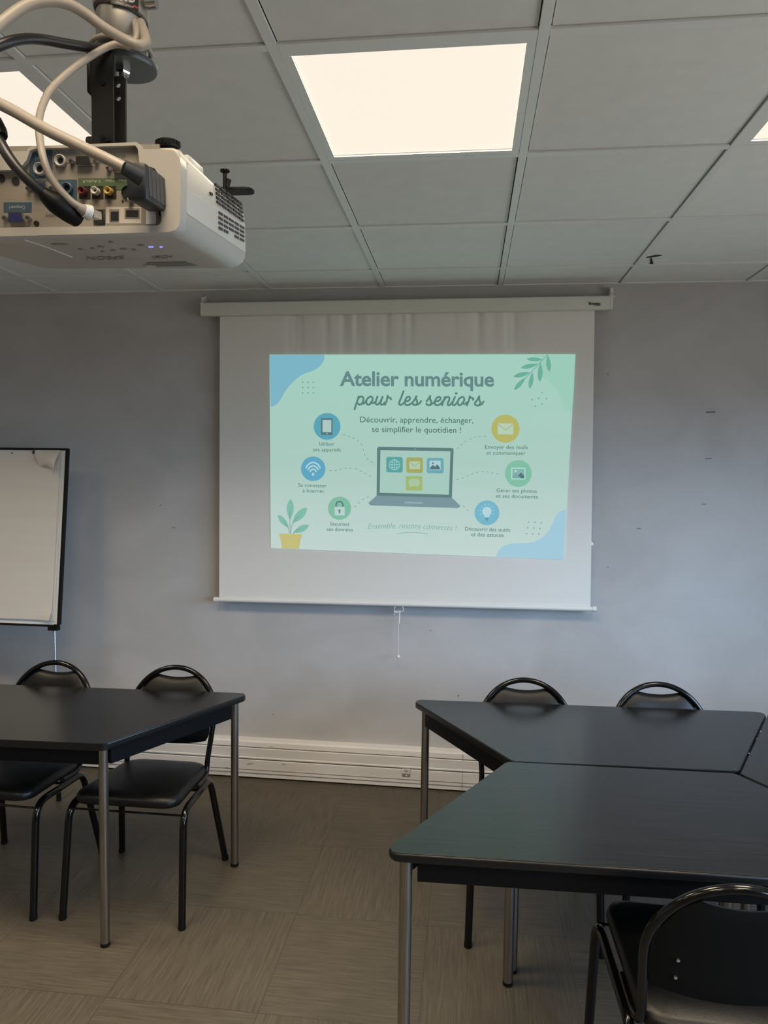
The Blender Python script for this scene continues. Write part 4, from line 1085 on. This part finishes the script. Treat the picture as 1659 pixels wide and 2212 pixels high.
# label wrapped on the tube
vc = math.atan2(CAM.y - mc.y, CAM.x - mc.x)
def wrap(x, y, rr=0.0300):
    """photo point -> point on the tube's surface"""
    d = ray(x, y); o = Vector((CAM.x - mc.x, CAM.y - mc.y)); dd_ = Vector((d.x, d.y))
    A = dd_.dot(dd_); B = 2 * o.dot(dd_); C_ = o.dot(o) - rr * rr; disc_ = max(B * B - 4 * A * C_, 0)
    tt = (-B - math.sqrt(disc_)) / (2 * A); q = CAM + d * tt
    return lo_(q)
def lab(a, b): x = 239.5 + a * 60; yb = 8.0 + 18.0 * (a ** 1.6); return wrap(x, -26 + (yb + 26) * b, 0.0299)
lb = MB().grid(lab, 16, 8).build('maker_label', mat('dark_label', (0.020, 0.015, 0.014), 0.4), pm, angle=80)
m = MB(); put_text(m, 'ERARD GROUP', 250, 289, 5.5, 17.5, 3.2, 0, 0.02, fn=lambda x, y: wrap(x, y - 0, 0.0302)); m.build('printed_text', M_inkl, lb, smooth=False)
m = MB(); put_text(m, 'ERARD', 246, 292, -2.0, 5.5, 15, 0, 0.05, fn=lambda x, y: wrap(x, y, 0.0302)); m.build('printed_name', M_inkl, lb, smooth=False)
m = MB(); put_text(m, 'PRO', 288.5, 298.5, 14.5, 19.0, 3.6, 0, 0.05, fn=lambda x, y: wrap(x, y, 0.0302)); m.build('printed_red_text', mat('red_print', (0.45, 0.06, 0.08), 0.5), lb, smooth=False)
# cable opening cut in the inner pole
vo = [wrap(x, y, 0.0268) for x, y in ((289, 80), (288.5, 60), (290, 46), (295, 40), (302, 42), (308, 52), (310, 66), (309, 82))]
MB().poly(vo).build('cable_opening', M_dark, pm, smooth=False)
# tilt disc under the pole, bolt, U-bracket
zd = at_depth(270, 138, 0.80).z
dm = Matrix.Translation(lo_((mc.x + 0.004, mc.y, zd))) @ Matrix.Rotation(R(4), 4, 'X')
gmetal = mat('dark_grey_enamel', (0.055, 0.065, 0.070), 0.35)
MB().lathe([(0.030, -0.006), (0.034, -0.0055), (0.0352, -0.003), (0.0352, 0.000), (0.033, 0.0022), (0.020, 0.006), (0.0, 0.006)][:6], dm, 40).build('swivel_disc', gmetal, pm, angle=40)
bz = at_depth(262, 152, 0.795).z
nb = MB().lathe([(0.0085, 0.014), (0.0085, 0.002), (0.0075, 0.0)][::-1], Matrix.Translation(lo_((at_depth(264, 150, 0.795).x, mc.y - 0.006, bz - 0.004))), 6)
nb.lathe([(0.0045, -0.008), (0.0045, 0.004)], Matrix.Translation(lo_((at_depth(264, 150, 0.795).x, mc.y - 0.006, bz - 0.004))), 14)
nb.build('swivel_nut', M_bolt, pm, angle=20)
def plate(px0, py0, px1, py1, D, th, name, mtl, rad=0.002, rzz=0.0):
    a, b = at_depth(px0, py1, D), at_depth(px1, py0, D); c = (a + b) / 2; w_, h_ = (b.x - a.x), (b.z - a.z)
    Mx = Matrix.Translation(lo_(c)) @ Matrix.Rotation(rzz, 4, 'Z') @ Matrix(((1, 0, 0, 0), (0, 0, -1, 0), (0, 1, 0, 0), (0, 0, 0, 1)))
    return MB().prism(rounded([(-w_ / 2, -h_ / 2), (w_ / 2, -h_ / 2), (w_ / 2, h_ / 2), (-w_ / 2, h_ / 2)], rad, 4), -th / 2, th / 2, Mx).build(name, mtl, pm, angle=30)
fr_ = plate(195.5, 112, 249, 318, 0.768, 0.003, 'front_bracket', M_blackplastic)
# narrower rear bracket with two round holes through it
a, b = at_depth(247, 318, 0.79), at_depth(277.5, 172, 0.79)
m = MB(); bm = m.bm; fb_ = []
cx_, cz_ = (a.x + b.x) / 2, (a.z + b.z) / 2
po_ = rounded([(a.x, a.z), (b.x, a.z), (b.x, b.z), (a.x, b.z)], [0, 0, 0.004, 0], 5)
hs = []
for py in (190, 217.5):
    q = at_depth(260.5, py, 0.79); hs.append([(q.x + 0.0029 * math.cos(2 * math.pi * k / 18), q.z + 0.0029 * math.sin(2 * math.pi * k / 18)) for k in range(18)])
for dy in (-0.0015, 0.0015):
    Ls = [[bm.verts.new(lo_((x, a.y + dy, z))) for x, z in L_] for L_ in [[(p.x, p.y) for p in po_]] + hs]
    ring_fill(bm, Ls); fb_.append(Ls)
for A_, B_ in zip(*fb_):
    n = len(A_)
    for k in range(n): bm.faces.new((A_[k], A_[(k + 1) % n], B_[(k + 1) % n], B_[k]))
m.build('rear_bracket', M_blackplastic, pm, smooth=False)
for (px, py) in ((222, 179), (221, 296), (233, 300)):
    p = lo_(at_depth(px, py, 0.7655)); MB().lathe([(0.0032, 0), (0.0030, 0.0012), (0.0014, 0.0014)], Matrix.Translation(p) @ RY, 12).build('bracket_screw', M_frame, pm)
m = MB(); p = lo_(at_depth(190, 172, 0.785)); m.box(p + Vector((0.002, 0.012, 0.01)), (0.005, 0.03, 0.05), bev=0.002); m.build('bracket_ear', M_blackplastic, pm, angle=30); m = MB(); p = lo_(at_depth(190, 302, 0.78)); m.box(p + Vector((0.003, 0.012, -0.004)), (0.012, 0.03, 0.016), bev=0.004)
m.build('bracket_ear', M_blackplastic, pm, angle=30)
p = PM @ Vector((0.055, 0.115, PH + 0.004))
q0 = lo_(at_depth(222, 312, 0.79))
MB().box(Vector((q0.x + 0.005, q0.y + 0.01, lo_(PM @ Vector((0, 0.09, PH)))[2] + 0.006)), (0.07, 0.06, 0.006), bev=0.002).build('mount_plate', M_blackplastic, pm, angle=30)
# the arm reaching past the far right corner of the projector, slotted end with a screw
z_arm = at_depth(520, 412, 0.93).z
A1 = at_depth(536, 413, 0.93); A0 = A1 + Vector((-0.075, -0.004, 0)); A0.z = z_arm
m = MB(); d = (A1 - A0); d.z = 0; ang = math.atan2(d.y, d.x)
Mx = Matrix.Translation(lo_(A0)) @ Matrix.Rotation(ang, 4, 'Z'); Ln = d.length
bm_ = rounded([(0, -0.010), (Ln + 0.008, -0.010), (Ln + 0.008, 0.010), (0, 0.010)], [0.002, 0.0095, 0.0095, 0.002], 6)
m.prism(bm_, -0.002, 0.0015, Mx, bev=0.0006, seg=1); m.build('spider_arm', M_blackplastic, pm, angle=30)
s0 = at_depth(486, 412, 0.90); s1 = at_depth(486, 370, 0.90)
m = MB().cyl(lo_(s0 + Vector((0, 0, -0.01))), lo_(s1), 0.0026, 12); m.lathe([(0.0026, -0.002), (0.006, -0.0005), (0.006, 0.0012), (0.004, 0.002)], Matrix.Translation(lo_(s1)), 16)
m.cyl(lo_(at_depth(490, 405, 0.90)), lo_(at_depth(495, 388, 0.90)), 0.003, 10); m.build('arm_screw', M_blackplastic, pm, angle=40)
m = MB(); p = lo_(PM @ Vector((pyl(281, 300, 0.02).x, 0.05, PH))); m.lathe([(0.007, -0.004), (0.0065, 0.006), (0.004, 0.011), (0.001, 0.013)], Matrix.Translation(p), 20); m.build('plastic_tab', M_proj2, pm)

# ------------------------------------------------------------------ cables
def cable(name, label, pts, r, mtl, sub=8):
    P = smooth_path([at_depth(*p) for p in pts], sub); o0 = P[0].copy()
    t = thing(name, label, 'cable', tuple(o0))
    MB().tube([p - o0 for p in P], r, 14).build('cord', mtl, t, angle=80)
    return t, o0
t, o0 = cable('computer_cable', 'thick white cable looping from the projector pole down to a big dark plug', [(304, 50, 0.790), (312, 74, 0.770), (315, 92, 0.758), (300, 98, 0.748), (270, 86, 0.742), (225, 60, 0.73), (185, 30, 0.72), (150, 10, 0.71), (110, 2, 0.70), (62, 10, 0.69), (20, 36, 0.68), (-30, 80, 0.67), (-75, 130, 0.66), (-70, 175, 0.655), (-35, 206, 0.65), (30, 240, 0.648), (100, 280, 0.645), (170, 314, 0.644), (230, 343, 0.643), (268, 362, 0.644)], 0.0052, M_cablew)
# plug body standing on the socket panel
def pb(px, py, Y): return PM @ pyl(px, py, Y)
cA = [pyl(x, y, -0.050) for x, y in ((272, 352), (316, 352), (316, 438), (276, 418))]
m = MB(); bm = m.bm
xa_, xb_ = cA[0].x, cA[1].x; za_, zb2 = cA[2].z + 0.002, cA[0].z
yy = [(-0.052, 0.0), (-0.004, 0.0)]
M_plug = mat('dark_grey_plug', (0.020, 0.023, 0.025), 0.45)
body = MB(); body.box(((xa_ + xb_) / 2, -0.028, (za_ + zb2) / 2), (xb_ - xa_, 0.050, zb2 - za_), bev=0.003)
body.bm.transform(Matrix.Translation(-o0) @ PM)
body.build('plug_body', M_plug, t, angle=30)
gp = MB(); gp.box((xb_ + 0.0004, -0.026, (za_ + zb2) / 2 + 0.001), (0.0012, 0.040, (zb2 - za_) * 0.78), bev=0.0004, seg=1)
for k in range(4): gp.box((xb_ + 0.0012, -0.040 + k * 0.010, (za_ + zb2) / 2 + 0.001), (0.0010, 0.0016, (zb2 - za_) * 0.74))
gp.bm.transform(Matrix.Translation(-o0) @ PM); gp.build('plug_grip', mat('grip_grey', (0.060, 0.058, 0.056), 0.5), t, smooth=False)
e0, e1 = at_depth(266, 361, 0.644) - o0, at_depth(305, 382, 0.655) - o0
MB().tube([e0, e0 * 0.5 + e1 * 0.5, e1], [0.0064, 0.0074, 0.0082], 14).build('strain_relief', M_plug, t)

t, o0 = cable('video_cable', 'thick black cable bending from the pole down into the lower sockets of the projector', [(262, 102, 0.80), (225, 104, 0.775), (190, 102, 0.760), (145, 95, 0.745), (95, 86, 0.73), (55, 84, 0.715), (15, 92, 0.70), (-30, 115, 0.69), (-60, 160, 0.68), (-45, 220, 0.67), (-15, 275, 0.665), (10, 325, 0.66), (38, 365, 0.662), (70, 397, 0.668), (98, 420, 0.675)], 0.0050, M_cablek)
P = smooth_path([at_depth(*p) - o0 for p in ((90, 414, 0.672), (105, 427, 0.676), (128, 444, 0.682), (150, 459, 0.690), (166, 468, 0.698))], 6)
MB().tube(P, [0.0055 + 0.0045 * min(1, i / 10) for i in range(len(P))], 14).build('plug_body', M_blackplastic, t)
P = [at_depth(*p) - o0 for p in ((-14, 262, 0.665), (-3, 285, 0.663), (2, 296, 0.662))]
MB().tube(P, [0.0075, 0.0078, 0.0060], 12).build('ferrite_sleeve', M_blackplastic, t)

t, o0 = cable('network_cable', 'thin white network cable curving from the pole to the small square socket', [(292, 44, 0.792), (294, 62, 0.770), (294, 84, 0.765), (278, 98, 0.764), (248, 96, 0.762), (215, 110, 0.755), (172, 138, 0.742), (135, 168, 0.73), (108, 196, 0.72), (92, 228, 0.708), (84, 262, 0.695), (86, 300, 0.683), (92, 336, 0.676), (104, 372, 0.674), (124, 404, 0.676), (150, 432, 0.680), (172, 448, 0.684)], 0.0036, M_cablew)
P = [at_depth(*p) - o0 for p in ((168, 446, 0.683), (182, 455, 0.687), (196, 461, 0.692))]
MB().tube(P, [0.0040, 0.0056, 0.0062], 12).build('plug_boot', M_cablew, t)
bt = MB()
for k in range(5):
    c = P[1] * (1 - k / 5) + P[2] * k / 5; dv = (P[2] - P[1]).normalized() * 0.0006
    bt.tube([c - dv, c + dv], 0.0062 + 0.0003 * k, 12)
bt.build('boot_rib', M_white, t)
a_ = at_depth(196, 461, 0.692) - o0; b_ = at_depth(213, 467, 0.703) - o0
MB().tube([a_, b_], 0.0050, 4).build('clear_plug', mat('clear_grey_plastic', (0.35, 0.30, 0.24), 0.2), t)
# white tie cord wound round the foot of the pole
t = thing('tie_strap', 'loop of white cord wound round the foot of the projector pole', 'cord', (mc.x, mc.y, zd + 0.012))
MB().tube([(0.0315 * math.cos(q), 0.0315 * math.sin(q), 0.004 + 0.002 * math.sin(q)) for q in [2 * math.pi * k / 32 for k in range(32)]], 0.0026, 10, closed=True).build('strap_loop', M_cablew, t, angle=80)
